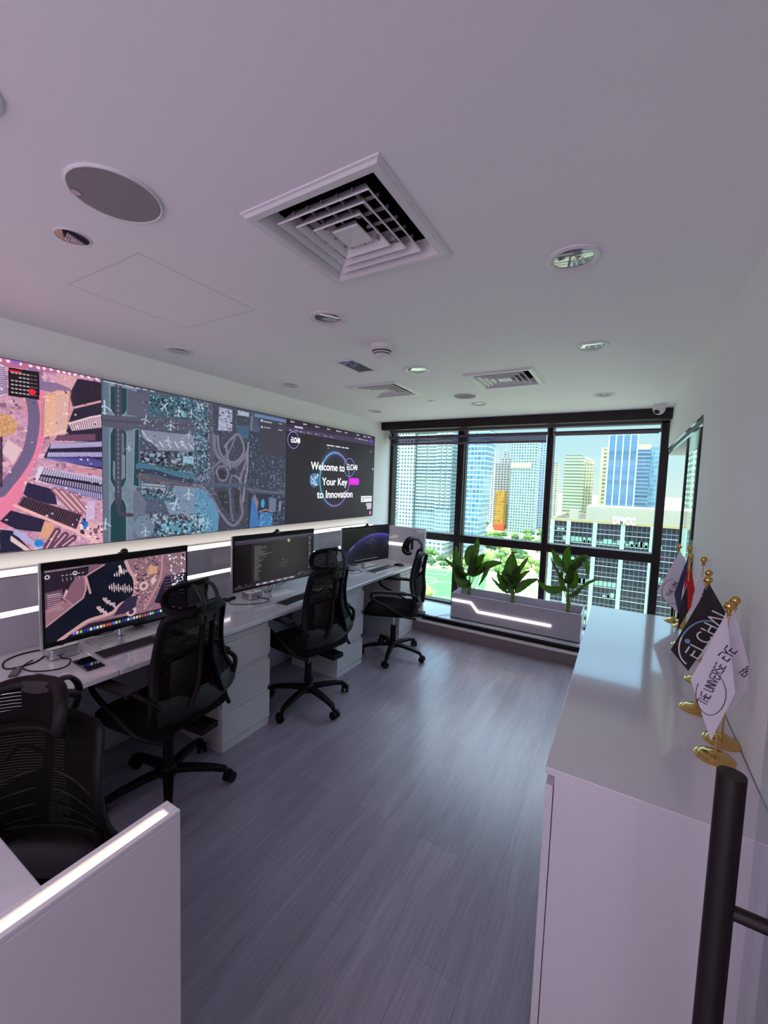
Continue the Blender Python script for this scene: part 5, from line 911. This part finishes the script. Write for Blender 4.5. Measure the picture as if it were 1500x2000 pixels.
# ------------------------------------------------------------------ office chair (built once, facing local +y)
def make_chair(label, loc, rz):
    t = thing('office_chair', label, 'chair', loc, rz, 'black mesh office chairs')
    MB().lathe([(.03, .075), (.045, .08), (.048, .105), (.036, .125), (.03, .13)], n=24).build('hub', black_pl, t, smooth=True)
    MB().tube([(0, 0, .12), (0, 0, .29)], .026, 20).build('lift_cover', black_pl, t, smooth=True)
    MB().tube([(0, 0, .29), (0, 0, .42)], .0145, 20).build('gas_lift', chrome, t, smooth=True)
    for k in range(5):
        a = 2*PI*k/5+math.radians(18); ca, sa = math.cos(a), math.sin(a)
        P = [(.03, .108), (.12, .106), (.22, .096), (.285, .082), (.30, .066)]
        mb = MB()
        for (r0, z0), (r1, z1), (w0, w1) in zip(P, P[1:], ((.026, .024), (.024, .019), (.019, .016), (.016, .013))):
            q = []
            for r, zz, w in ((r0, z0, w0), (r1, z1, w1)):
                for sy, sz in ((-1, .012), (1, .012), (1, -.014), (-1, -.014)): q.append((r*ca-sy*w*sa, r*sa+sy*w*ca, zz+sz))
            mb.add(q, [(0, 1, 2, 3), (4, 7, 6, 5), (0, 4, 5, 1), (1, 5, 6, 2), (2, 6, 7, 3), (3, 7, 4, 0)])
        lg = mb.build('base_leg', black_pl, t, bevel=.004)
        cs = MB(); an = a+.6+k*.9; dx, dy = math.cos(an), math.sin(an); cx, cy = .30*ca-dx*.012, .30*sa-dy*.012
        for s_ in (-1, 1):
            c0 = Vector((cx-dy*.008*s_, cy+dx*.008*s_, .0275)); c1 = Vector((cx-dy*.026*s_, cy+dx*.026*s_, .0275)); cs.cyl(c0, c1, .027, 20)
        cs.box(cx-.012, cx+.012, cy-.012, cy+.012, .03, .062); cs.cyl((.30*ca, .30*sa, .045), (.30*ca, .30*sa, .075), .008, 12)
        cs.build('caster', black_pl, lg, smooth=True)
    mech = MB().box(-.085, .085, -.14, .10, .405, .445).box(-.05, .05, -.30, -.12, .40, .43).tube([(.08, .0, .42), (.20, .01, .40), (.235, .01, .395)], .006, 8); mech.build('tilt_mechanism', black_pl, t, bevel=.005)
    def seat_fn(top):
        def F(a, b):
            x = (a-.5)*2; y = (b-.5)*2; r = max(abs(x), abs(y)) or 1
            k = 1/ (abs(x)**5+abs(y)**5)**(1/5) if (x or y) else 1
            X, Y = x*.255*(min(1, k) if r > .7 else 1), y*.25*(min(1, k) if r > .7 else 1)+.02
            e_ = max(abs(x), abs(y)); zz = .512-.045*max(0, e_-.62)**2/.145-.012*(1-x*x)*(1-y*y)-(.035*max(0, y-.55)**2/.2)
            return Vector((X*(1-.06*max(0, -y)), Y, zz if top else .448))
        return F
    mb = MB(); mb.grid(seat_fn(True), 20, 20); nv = len(mb.v); mb.grid(lambda a, b: seat_fn(False)(1-a, b), 20, 20)
    I = lambda i, j: j*21+i
    rim = [I(i, 0) for i in range(20)]+[I(20, j) for j in range(20)]+[I(i, 20) for i in range(20, 0, -1)]+[I(0, j) for j in range(20, 0, -1)]
    mir = lambda q: nv+(q//21)*21+(20-q % 21)
    mb.f += [(b, a, mir(a), mir(b)) for a, b in zip(rim, rim[1:]+rim[:1])]; mb.m += [0]*len(rim)
    mb.build('seat_cushion', black_fab, t, smooth=True)
    MB().box(-.215, .215, -.20, .22, .432, .452).build('seat_pan', black_pl, t, bevel=.006)
    # backrest profile: half width and depth at height z
    zs = [.43, .50, .56, .62, .68, .76, .86, .96, 1.00]; wsd = [.15, .215, .238, .232, .212, .198, .186, .178, .170]; ysd = [-.17, -.235, -.262, -.255, -.232, -.220, -.228, -.250, -.262]
    def ip(tab, z_):
        for i in range(len(zs)-1):
            if z_ <= zs[i+1] or i == len(zs)-2:
                f = max(0, min(1, (z_-zs[i])/(zs[i+1]-zs[i]))); f2 = f; a = tab[i-1] if i else tab[i]; d_ = tab[i+2] if i+2 < len(zs) else tab[i+1]
                b, c = tab[i], tab[i+1]; return .5*(2*b+(c-a)*f2+(2*a-5*b+4*c-d_)*f2**2+(3*b-a-3*c+d_)*f2**3)
    def back(u, z_, k=0): w = ip(wsd, z_); return Vector((u*w, ip(ysd, z_)+.052*u*u-k, z_))
    P = [back(-1, z_) for z_ in np.linspace(.50, .985, 18)]+[back(u, .995+.008*(1-u*u)) for u in (-.9, -.6, -.3, 0, .3, .6, .9)]+[back(1, z_) for z_ in np.linspace(.985, .50, 18)]
    MB().tube(P, .016, 10, flat=(1.35, .75)).build('back_frame', black_pl, t, smooth=True)
    MB().grid(lambda a, b: back((a*2-1)*.97, .60+b*.395), 16, 30).build('back_net', fab_net, t, smooth=True)
    MB().slabgrid(lambda a, b: back((a*2-1)*(.97 if b > .15 else .9+.07*b/.15), .425+b*.205, .006+.012*math.sin(PI*b)), 20, 12, .012).build('lower_shell', grey_pl if False else mat('shell_plastic', (24, 14, 20), .5, nz=.06), t, smooth=True)
    sp_ = MB()
    for s_ in (-1, 1):
        sp_.tube(spline([(s_*.10, -.272, .56), (s_*.060, -.280, .66), (s_*.035, -.268, .78), (s_*.030, -.275, .90), (s_*.028, -.290, .99)], 8), .011, 8, flat=(1.5, .8))
        sp_.tube(spline([(s_*.030, -.262, .86), (s_*.085, -.245, .90), (s_*.12, -.228, .86)], 6), .006, 8)
    sp_.build('spine_strut', black_pl, t, smooth=True)
    wing = MB()
    for s_ in (-1, 1): wing.slabgrid(lambda a, b: Vector((s_*(.035+.15*a*(1-.35*b)), -.266+.06*a*a-.010*math.sin(PI*b)+.012*b, .60+.22*b-.04*a)), 8, 8, .008*s_)
    wing.build('lumbar_wing', black_pl, t, smooth=True)
    rb = MB()
    for k in range(4):
        zc = .64+.055*k
        for s_ in (-1, 1): rb.tube([tuple(back(s_*.15, zc+.03, .004)), tuple(back(s_*.5, zc+.01, .004)), tuple(back(s_*.8, zc-.015, .004))], .005, 6)
    rb.build('lumbar_rib', black_pl, t, smooth=True)
    # headrest
    def hd(a, b): x = (a*2-1); y = (b*2-1); return Vector((x*.120*(1-.10*(y+1)/2 if y < 0 else 1-.12*y*y), -.180+.050*x*x-.024*y*y-.010*y, 1.065+y*.068))
    loop = [hd(.5+.5*math.copysign(abs(math.cos(q))**.55, math.cos(q)), .5+.5*math.copysign(abs(math.sin(q))**.55, math.sin(q))) for q in [2*PI*i/40 for i in range(40)]]
    MB().tube(loop, .0155, 10, closed=True, flat=(.8, 1.2)).build('headrest_frame', black_pl, t, smooth=True)
    MB().grid(hd, 14, 10).build('headrest_net', fab_net2, t, smooth=True)
    hb = MB()
    for s_ in (-1, 1): hb.tube(spline([(s_*.035, -.205, 1.128), (s_*.045, -.255, 1.125), (s_*.045, -.292, 1.085), (s_*.040, -.302, 1.04), (s_*.030, -.288, .985)], 8), .0095, 8, flat=(1.4, .8))
    hb.box(-.05, .05, -.298, -.270, .955, 1.005).cyl((-.065, -.292, 1.05), (.065, -.292, 1.05), .013, 14).box(-.04, .04, -.218, -.193, 1.03, 1.14)
    hb.build('headrest_bracket', mat('shell_plastic', (0, 0, 0)), t, bevel=.002, smooth=True)
    for s_ in (-1, 1):
        ar = MB(); ar.tube(spline([(s_*.218, -.235, .60), (s_*.262, -.20, .655), (s_*.275, -.10, .672), (s_*.277, .08, .676), (s_*.272, .16, .665), (s_*.268, .185, .63), (s_*.266, .14, .585), (s_*.262, .0, .52), (s_*.25, -.12, .46), (s_*.20, -.22, .43)], 7), .0115, 10, flat=(1.1, .9))
        ao = ar.build('armrest', black_pl, t, smooth=True)
        MB().slabgrid(lambda a, b: Vector((s_*.275+(a-.5)*.056, -.13+b*.29, .690-.004*(2*a-1)**2-.006*(2*b-1)**4)), 6, 12, .022).build('arm_pad', mat('arm_pad_rubber', (22, 15, 18), .7), ao, smooth=True)
    return t
R = math.radians
ch = make_chair('black mesh chair pushed up to the desk with the marina monitor', (-1.965, 1.24, 0), R(180-90))
ch['label'] = 'black mesh office chair in front of the marina monitor, beside the first drawers'
def swivel(c, deg):
    for k in c.children:
        if k.name.startswith('base_leg'): k.rotation_euler = (0, 0, R(deg))
ch.location = (-1.985, 1.225, 0); ch.rotation_euler = (0, 0, R(186-90)); swivel(ch, -2)
c2 = dup(ch, 'black mesh office chair in front of the monitor showing dark windows of text', (-1.945, 2.285, 0), R(174-90), (1, 1, 1.035)); swivel(c2, 29)
c3 = dup(ch, 'black mesh office chair seen from the side in front of the far monitor', (-1.795, 3.385, 0), R(203-90)); swivel(c3, 13)
c4 = dup(ch, 'black mesh office chair cut by the lower left edge, nearest the camera', (-1.30, .305, 0), R(-60-90), (1, 1, .93))
for k in c3.children:
    if k.name.startswith('headrest'): k.location = (0, .055, 0)
c3.location = (-1.835, 3.385, 0)
# ------------------------------------------------------------------ the city outside (camera floor is about 60 m above the ground)
GZ = -60.
def facade(name, wall, glassc, fh=3.5, fw=3., hf=.35, vf=.25, glr=.25, var=.25, band=None):  # pale wall and glass colours of far towers stand in for haze
    wall = tuple(x*.79 for x in wall); glassc = tuple(x*.77 for x in glassc)
    m = bpy.data.materials.new(name); m.use_nodes = True; n = m.node_tree; p = n.nodes['Principled BSDF']; L = n.links.new
    def M(op, a, b=None):
        q = n.nodes.new('ShaderNodeMath'); q.operation = op
        for i, v in enumerate((a, b)):
            if v is None: continue
            if isinstance(v, (int, float)): q.inputs[i].default_value = v
            else: L(v, q.inputs[i])
        return q.outputs[0]
    t = n.nodes.new('ShaderNodeTexCoord'); s = n.nodes.new('ShaderNodeSeparateXYZ'); L(t.outputs['Object'], s.inputs[0])
    u = M('DIVIDE', M('ADD', M('ADD', s.outputs[0], s.outputs[1]), 500), fw); v = M('DIVIDE', M('ADD', s.outputs[2], 500.), fh)
    k = M('MAXIMUM', M('LESS_THAN', M('FRACT', v), hf), M('LESS_THAN', M('FRACT', u), vf))
    cv = n.nodes.new('ShaderNodeCombineXYZ'); L(M('FLOOR', u), cv.inputs[0]); L(M('FLOOR', v), cv.inputs[1])
    wn = n.nodes.new('ShaderNodeTexWhiteNoise'); wn.noise_dimensions = '3D'; L(cv.outputs[0], wn.inputs[0])
    g = n.nodes.new('ShaderNodeMix'); g.data_type = 'RGBA'; gc = lin(glassc); g.inputs[6].default_value = (*[x*(1-var) for x in gc], 1); g.inputs[7].default_value = (*[min(1, x*(1+var)) for x in gc], 1); L(wn.outputs[0], g.inputs[0])
    mx = n.nodes.new('ShaderNodeMix'); mx.data_type = 'RGBA'; L(k, mx.inputs[0]); L(g.outputs[2], mx.inputs[6]); mx.inputs[7].default_value = (*lin(wall), 1); L(mx.outputs[2], p.inputs['Base Color'])
    rr = n.nodes.new('ShaderNodeMapRange'); L(k, rr.inputs[0]); rr.inputs[3].default_value = glr; rr.inputs[4].default_value = .8; L(rr.outputs[0], p.inputs['Roughness'])
    return m
def tower(name, label, cx, cy, w, d, z0, z1, m, rot=0, roof=None, group=None, cat='building', slabs=None, crown=None, fins=None, taper=None):
    t = thing(name, label, cat, (cx, cy, z0), rot, group); h = z1-z0
    if taper: MB().prism([(-w/2, 0), (w/2-taper, 0), (w/2, h), (-w/2, h)], -d/2, d/2, axis='y').build('facade', m, t)
    else: MB().box(-w/2, w/2, -d/2, d/2, 0, h).build('facade', m, t)
    if slabs:
        fh, dep, ranges, sm = slabs; mb = MB(); k = 0
        while (k+1)*fh < h:
            zz = h-(k+1)*fh
            if zz < h-110: break
            for x0, x1 in ranges: mb.box(x0, x1, -d/2-dep, -d/2+.1, zz, zz+fh*.42)
            k += 1
        mb.build('balcony_rows', sm, t, kind='stuff')
    if roof:
        mb = MB()
        for x0, x1, y0, y1, a, b in roof: mb.box(x0, x1, y0, y1, h+a, h+b)
        mb.build('roof_block', crown or m, t)
    if fins:
        fm_, xs_, fw_ = fins; mb = MB()
        for x in xs_: mb.box(x-fw_/2, x+fw_/2, -d/2-.35, -d/2+.1, 0, h+.2)
        mb.build('facade_fin', fm_, t)
    return t
pale = mat('pale_render', (176, 186, 186), .8, nz=.04); cream = mat('cream_render', (188, 180, 146), .8, nz=.04); wht = mat('white_render', (184, 192, 194), .8)
fL = facade('pale_blue_flats', (206, 222, 222), (120, 168, 178), 3.4, 2.6, .45, .22); fG = facade('grid_flats', (226, 234, 232), (96, 142, 150), 3.4, 3.2, .45, .42)
fgl = facade('light_blue_glazing', (188, 210, 214), (130, 170, 186), 3.8, 1.8, .22, .16, .15)
W_ = 'tall residential tower'
# the residential complex filling the left bay
for i, (x0, x1, y0, m, lb, sl) in enumerate(((-232, -189.8, 362, fgl, 'glazed tower slice at the far left edge of the window wall', [(-20, 20)]), (-189, -172.5, 348, fG, 'pale gridded residential tower second from the left', None),
        (-172, -149, 352, fL, 'residential tower with continuous pale balconies, third from the left', [(-11, -.5), (.5, 11)]), (-148.5, -133, 344, fL, 'residential tower with balconies just left of the first mullion', [(-7.5, -3), (-2, 2), (3, 7)]), (-132.5, -123, 360, fG, 'gridded residential tower standing behind the first mullion', None))):
    w = x1-x0; tower('residential_tower', lb, (x0+x1)/2, y0+10, w, 20, GZ, 80+i*3, m, slabs=(3.1, 1.2, sl, pale) if sl else None, group=None)
tower('podium', 'low pale podium at the foot of the residential towers', -158, 330, 60, 22, GZ, GZ+12, facade('podium_glazing', (226, 230, 222), (130, 160, 166), 4.5, 4, .4, .35))
tower('glass_tower', 'light blue glass tower with a slanting right edge right of the first mullion', -109.5, 342, 24, 22, GZ, 47, facade('slanted_tower_glazing', (206, 226, 228), (118, 168, 196), 3.9, 3., .3, .12, .15), taper=7)
tower('white_tower', 'slim white tower squeezed behind the slanting glass tower', -187, 662, 15, 18, GZ, 58, facade('white_tower_grid', (238, 238, 230), (120, 140, 146), 3.6, 4, .45, .4))
t = tower('unfinished_tower', 'unfinished concrete tower with yellow netting and a mast', -155, 610, 21, 20, GZ, 34, facade('bare_concrete_frame', (206, 204, 196), (110, 112, 118), 3.6, 4.2, .35, .3, .9), roof=[(-5, 8, -5, 8, 0, 9), (-1, 5, -3, 3, 9, 17)], crown=facade('bare_concrete_top', (206, 204, 196), (130, 132, 136), 3.6, 4.2, .35, .3, .9))
MB().tube([(1, 0, 100), (1, 0, 128)], .5, 6).build('mast', mat('steel_mast', (170, 160, 150), .6), t)
tower('netted_block', 'yellow netted construction block with an orange foot', -151, 585, 13, 14, GZ+6, GZ+55, facade('yellow_netting', (226, 180, 70), (214, 158, 60), 4.5, 5, .25, .2, .9), roof=None)
tower('site_hoarding', 'orange red hoarding at the foot of the yellow block', -147, 568, 14, 6, GZ, GZ+9, mat('orange_hoarding', (200, 80, 40), .8))
t = tower('office_tower', 'broad grey green tower with a pale yellow band near its top', -117.5, 572, 32, 26, GZ, 60, facade('grey_green_grid', (206, 220, 210), (120, 156, 160), 3.7, 3.4, .36, .36))
MB().box(-15.8, 10, -13.6, -12.9, 86, 93).build('yellow_band', mat('yellow_sign_band', (200, 196, 150), .8), t)
tower('blue_tower', 'slim blue grey tower beside the broad grey green tower', -106, 640, 17.5, 20, GZ, 64, facade('blue_grey_grid', (196, 212, 222), (112, 146, 180), 3.6, 3.6, .35, .3), roof=[(-6, 6, -6, 6, 0, 5)])
tower('tan_tower', 'small tan tower just right of the second mullion', -98.5, 710, 10, 16, GZ, 41, facade('tan_tower_grid', (226, 214, 170), (140, 160, 176), 3.6, 4, .35, .35))
tower('louvred_tower', 'greenish tower with horizontal louvres in the right bay', -46, 460, 17.5, 16, GZ, 32, facade('louvre_bands', (222, 228, 190), (130, 160, 140), 3.1, 30, .55, .03), roof=[(-8, 7, -6, 6, 0, 3)])
t = tower('crowned_tower', 'cream tower with a curved stepped crown beside the louvred tower', -35, 486, 10.5, 14, GZ, 29, facade('cream_bands', (236, 226, 180), (140, 160, 150), 3.3, 2.6, .45, .35))
mb = MB()
for k in range(5): mb.box(-5.2+k*2.0, -3.6+k*2.0, -7.4, 6, 89-k*.4, 95-abs(k-1.2)*1.4)
mb.build('crown', cream, t)
tower('cream_tower', 'cream tower left of the blue glass tower', -17.2, 430, 7.6, 14, GZ, 37.5, facade('cream_tower_rows', (240, 228, 176), (150, 160, 160), 3.4, 5.2, .42, .5), roof=[(-3.6, 3, -6, 6, 0, 2)])
tower('glass_tower', 'tall blue glass tower with white vertical fins in the right bay', -3.8, 390, 20, 20, GZ, 45, facade('deep_blue_glazing', (120, 160, 192), (112, 158, 196), 3.9, 40, .1, .02, .12), fins=(wht, [-9.9, -5, 0, 5, 9.9], .9), roof=[(-9.5, 9.5, -9, 9, 0, 3)], crown=facade('fin_top', (220, 228, 224), (150, 180, 190), 20, 2, .02, .4))
tower('blue_tower', 'blue tower with a pale roof block right of the finned tower', 11.3, 430, 10.6, 18, GZ, 37, facade('sea_blue_rows', (160, 186, 200), (100, 140, 176), 3.3, 20, .3, .03, .15), roof=[(-5.3, 5.3, -9, 9, 0, 4.5)], crown=cream)
tower('glass_tower', 'pale blue glass tower at the right end of the window wall', 22.0, 440, 9.5, 18, GZ, 40, facade('ice_blue_glazing', (170, 208, 226), (140, 190, 220), 4, 2.4, .2, .12, .15))
tower('green_tower', 'pale green tower seen through the side glazing', 36, 300, 9, 30, GZ, 30, facade('mint_rows', (216, 234, 206), (130, 170, 160), 3.3, 8, .45, .15))
tower('hazy_tower', 'tower with scaffold top seen through the last side pane', 66, 560, 14, 16, GZ, 20, facade('hazy_blue_grid', (190, 206, 218), (120, 140, 170), 3.6, 3, .35, .3), roof=[(-4, 4, -4, 4, 0, 6), (-1, 1, -1, 1, 6, 10)])
# low roofs near the horizon
rs = random.Random(11)
lowm = [facade('low_white_block', (226, 226, 212), (130, 150, 160), 3.5, 4, .4, .4), facade('low_cream_block', (230, 218, 180), (130, 150, 160), 3.5, 4, .4, .4)]
lows = [(-190, 730, 40, 16), (-150, 760, 30, 12), (-118, 740, 22, 10), (-86, 790, 36, 14), (-60, 640, 26, 18), (-44, 720, 30, 22), (-20, 700, 24, 24), (-70, 1000, 60, 26), (-10, 1050, 70, 30), (-80, 880, 22, 34), (-58, 560, 16, 24), (20, 800, 60, 30), (-5, 560, 36, 34)]
where = ['behind the slim white tower', 'behind the unfinished tower', 'behind the broad grey green tower', 'behind the small tan tower', 'left of the louvred tower', 'behind the louvred tower', 'behind the cream tower', 'on the horizon left of the louvred tower', 'on the horizon behind the finned tower', 'farther back beside the tan tower', 'in front of the small tan tower', 'on the horizon behind the pale blue tower', 'at the foot of the finned tower']
for (x, y, w, h), wh in zip(lows, where): tower('low_building', 'low pale building '+wh, x, y, w, 20, GZ, GZ+h, lowm[rs.randrange(2)])
# the dark glazed building with rooftop letters
DY = 160.; dx0, dx1 = -22.5, 46.; rz_ = -10.2
t = thing('office_block', 'dark glazed office block with white grid and rooftop letters facing the right bay', 'building', ((dx0+dx1)/2, DY+20, GZ)); w = dx1-dx0; hh_ = rz_-GZ
MB().box(-w/2, w/2, -20, 20, 0, hh_).build('facade', facade('dark_ribbon_glazing', (120, 140, 142), (40, 40, 58), 3.7, 1.35, .07, .07, .2, .5), t)
mb = MB()
for k in range(1, 14):
    zz = hh_-k*3.7*1.0
    if zz > 0: mb.box(-w/2, w/2, -20.2, -19.9, zz, zz+.20)
mb.build('white_spandrel', mat('spandrel_paint', (150, 168, 168), .8), t)
mb = MB(); pan = mat('pale_green_panels', (120, 160, 144), .3, nz=.3, nscale=.8)
rs = random.Random(5)
for k in range(13):
    zz = hh_-(k+1)*3.7
    if k in (1, 5, 8, 9, 11): rngs = [(rs.uniform(-w/2, w/2-12), rs.uniform(4, 14)) for _ in range(5)]
    else: rngs = [(rs.uniform(-w/2, w/2-3), rs.uniform(1.2, 4)) for _ in range(4)]
    for a, l in rngs:
        x = a
        while x < min(a+l, w/2-1.5): mb.box(x+.1, x+1.25, -20.12, -19.9, zz+.5, zz+rs.choice([1.2, 2.2])); x += 1.35
mb.build('window_blinds', pan, t, kind='stuff')
colm = mat('white_pilaster', (150, 176, 164), .8)
pls = [-22.0, -16.6, -8.2, .2, 8.6, 17.0, 25.4, 33.8, 42.2]
for x in pls: MB().box(x-(dx0+dx1)/2-.65, x-(dx0+dx1)/2+.65, -20.7, -19.9, 0, hh_+.3).build('pilaster', colm, t)
MB().box(-w/2, w/2, -20.4, -19.6, hh_, hh_+1.0).box(-w/2, -w/2+.8, -20, 20, hh_, hh_+1.).box(-w/2, w/2, 19.3, 20, hh_, hh_+1.).build('parapet', mat('parapet_stone', (150, 142, 104), .8), t)
MB().box(-w/2+10, w/2-24, -4, 14, hh_, hh_+5.2).box(-w/2+5, -w/2+8, -12, -8, hh_, hh_+4).box(-w/2+1, w/2-1, -19.6, -18, hh_+.0, hh_+.4).build('roof_plant_room', mat('roof_plant_render', (164, 164, 142), .8, nz=.05, nscale=.3), t)
mb = MB()
for x in np.arange(-w/2+1, w/2-1, 2.4): mb.box(x, x+.08, -19.0, -18.9, hh_, hh_+1.9)
mb.box(-w/2+1, w/2-1, -19, -18.9, hh_+1.75, hh_+1.85); mb.build('roof_railing', mat('roof_railing_metal', (150, 150, 130), .6), t)
lx0, lx1 = (-2.6721,140,-6.5444)[0]*160/140, (2.9647,140,-6.7403)[0]*160/140
mb = MB(); xo = (dx0+dx1)/2
wd_, wn_ = (-2.9007,159,-9.7423)[0]-xo, (3.6462,159,-9.905)[0]-xo
word('rooftop_letters', t, 'DMCC', wd_, wn_, hh_+.35, 2.3, lambda a, b, d: (a, -20.9-d, b), .4, mat('rooftop_letter_white', (245, 246, 244), .6, emit=(230, 235, 235), es=.0), .03)
# ground, pitch, paths, trees
gm = bpy.data.materials.new('dry_park_ground'); gm.use_nodes = True; n = gm.node_tree; p = n.nodes['Principled BSDF']; p.inputs['Roughness'].default_value = .95
tcn = n.nodes.new('ShaderNodeTexCoord'); no = n.nodes.new('ShaderNodeTexNoise'); no.inputs['Scale'].default_value = .018; no.inputs['Detail'].default_value = 6; n.links.new(tcn.outputs['Object'], no.inputs['Vector'])
cr2 = n.nodes.new('ShaderNodeValToRGB'); n.links.new(no.outputs[0], cr2.inputs[0]); n.links.new(cr2.outputs[0], p.inputs['Base Color'])
e = cr2.color_ramp.elements; e[0].position = .38; e[0].color = (*lin((112, 124, 92)), 1); e[1].position = .62; e[1].color = (*lin((176, 168, 148)), 1); q = e.new(.5); q.color = (*lin((142, 148, 118)), 1)
MB().box(-2500, 2500, 20, 5000, GZ-1, GZ).build('ground', gm, kind='structure')
t = thing('football_pitch', 'green football pitch with white lines seen far below', 'sports field', (-104, 240, GZ), math.radians(14))
MB().box(-42, 34, -42, 34, 0, .25).build('turf', mat('pitch_turf', (70, 126, 72), .9, nz=.12, nscale=.08), t)
mb = MB(); lw = .35
for x0, x1, y0, y1 in ((-38, 30, -38, -38+lw), (-38, 30, 29, 29+lw), (-38, -38+lw, -38, 29), (30-lw, 30, -38, 29), (-38, 30, -4, -4+lw), (-16, 8, 17, 17+lw), (-16, -16+lw, 17, 29), (8-lw, 8, 17, 29), (-16, 8, -27, -27+lw), (-16, -16+lw, -38, -27), (8-lw, 8, -38, -27)): mb.box(x0, x1, y0, y1, .25, .3)
mb.tube([(-4+9*math.cos(k*PI/16), -4+9*math.sin(k*PI/16), .28) for k in range(32)], .2, 4, closed=True); mb.build('field_marking', mat('white_line_paint', (220, 236, 220), .9), t)
mb = MB()
for y0 in (-38, 29): mb.tube([(-8, y0, .2), (-8, y0, 2.8), (0, y0, 2.8), (0, y0, .2)], .2, 5)
mb.build('goal', wht, t)
sand = mat('pale_path', (186, 170, 134), .95, nz=.1, nscale=.05); road = mat('grey_road', (150, 152, 150), .9, nz=.05)
for lb, P, w_ in (('sandy curving path below the middle bay', [(-150, 300), (-110, 330), (-80, 400), (-40, 430), (20, 440)], 9), ('sandy track crossing the park behind the middle plant', [(-120, 480), (-90, 400), (-60, 330), (-55, 260), (-40, 200)], 7), ('grey road before the towers', [(-260, 420), (-180, 440), (-100, 520), (0, 540), (120, 540)], 12)):
    c = spline([(x, y, 0) for x, y in P], 10); mb = MB()
    for a, b in zip(c, c[1:]):
        d = (b-a).normalized(); nn = Vector((-d.y, d.x, 0))*w_/2; mb.add([a+nn, b+nn, b-nn, a-nn], [(3, 2, 1, 0)])
    o = mb.build('path', road if 'road' in lb else sand, loc=(0, 0, GZ+.12)); tag(o, lb, 'path')
MB_ = MB().box(-24, 24, -9, 9, 0, .15).build('bare_plot', sand, loc=(-78, 182, GZ)); tag(MB_, 'bare yellow plot below the pitch at the sill', 'ground plot')
tree_m = [mat('park_tree_leaves', (92, 128, 62), .9, nz=.45, nscale=.5), mat('light_tree_leaves', (132, 166, 84), .9, nz=.4, nscale=.5), mat('dark_tree_leaves', (64, 100, 60), .9, nz=.4, nscale=.5)]
def tree(k):
    t = thing('park_tree', 'round crowned green tree in the park below', 'tree', (0, 0, GZ), 0, 'park trees')
    rs = random.Random(k); bm = bmesh.new()
    for j in range(9):
        m4 = Matrix.Translation((rs.uniform(-3, 3), rs.uniform(-3, 3), rs.uniform(4, 7.5))) @ Matrix.Scale(rs.uniform(1.6, 3), 4)
        bmesh.ops.create_icosphere(bm, subdivisions=2, radius=1, matrix=m4)
    for v in bm.verts: v.co += Vector((rs.uniform(-.35, .35), rs.uniform(-.35, .35), rs.uniform(-.35, .35)))
    me = bpy.data.meshes.new('crown'); bm.to_mesh(me); bm.free(); me.materials.append(tree_m[k]); o = bpy.data.objects.new('crown', me); C.objects.link(o); o.parent = t
    MB().tube([(0, 0, 0), (0, 0, 5)], [.4, .25], 7).build('trunk', mat('tree_bark', (90, 74, 60), .9), t); return t
protos = [tree(0), tree(1), tree(2)]; rs = random.Random(9); used = [0, 0, 0]
def in_pitch(x, y):
    dx, dy = x+104, y-240; c, s_ = math.cos(-math.radians(14)), math.sin(-math.radians(14)); a, b = dx*c-dy*s_, dx*s_+dy*c; return -44 < a < 36 and -44 < b < 37
cnt = 0
placed = []; tries = 0
while cnt < 150 and tries < 9000:
    tries += 1
    y = rs.choice([rs.uniform(165, 300), rs.uniform(290, 420), rs.uniform(400, 640)]); xa, xb = -.46*y+2, -.10*y
    x = rs.uniform(xa, xb)
    if in_pitch(x, y) or (y < 260 and x > -22) or (y > 330 and y < 356 and -124 < x < -96) or (y > 312 and x < -118 and y < 380) or (y > 540 and -170 < x < -95) or (y > 435 and x > -60) or (y < 196 and -108 < x < -48) or (x > -34 and y < 215) or (y > 318 and y < 366 and x < -88): continue
    if math.sin(x*.06+1)+math.sin(y*.045) < -.55: continue
    k = rs.randrange(3); sc = rs.uniform(.65, 1.15)
    if any(math.hypot(x-a, y-b) < 5.2*(sc+c) for a, b, c in placed): continue
    placed.append((x, y, sc))
    if used[k] == 0: o = protos[k]; used[k] = 1
    else: o = copy_tree(protos[k])
    o.location = (x, y, GZ); o.rotation_euler = (0, 0, rs.uniform(0, 6)); o.scale = (sc, sc, sc*rs.uniform(.8, 1.1)); cnt += 1
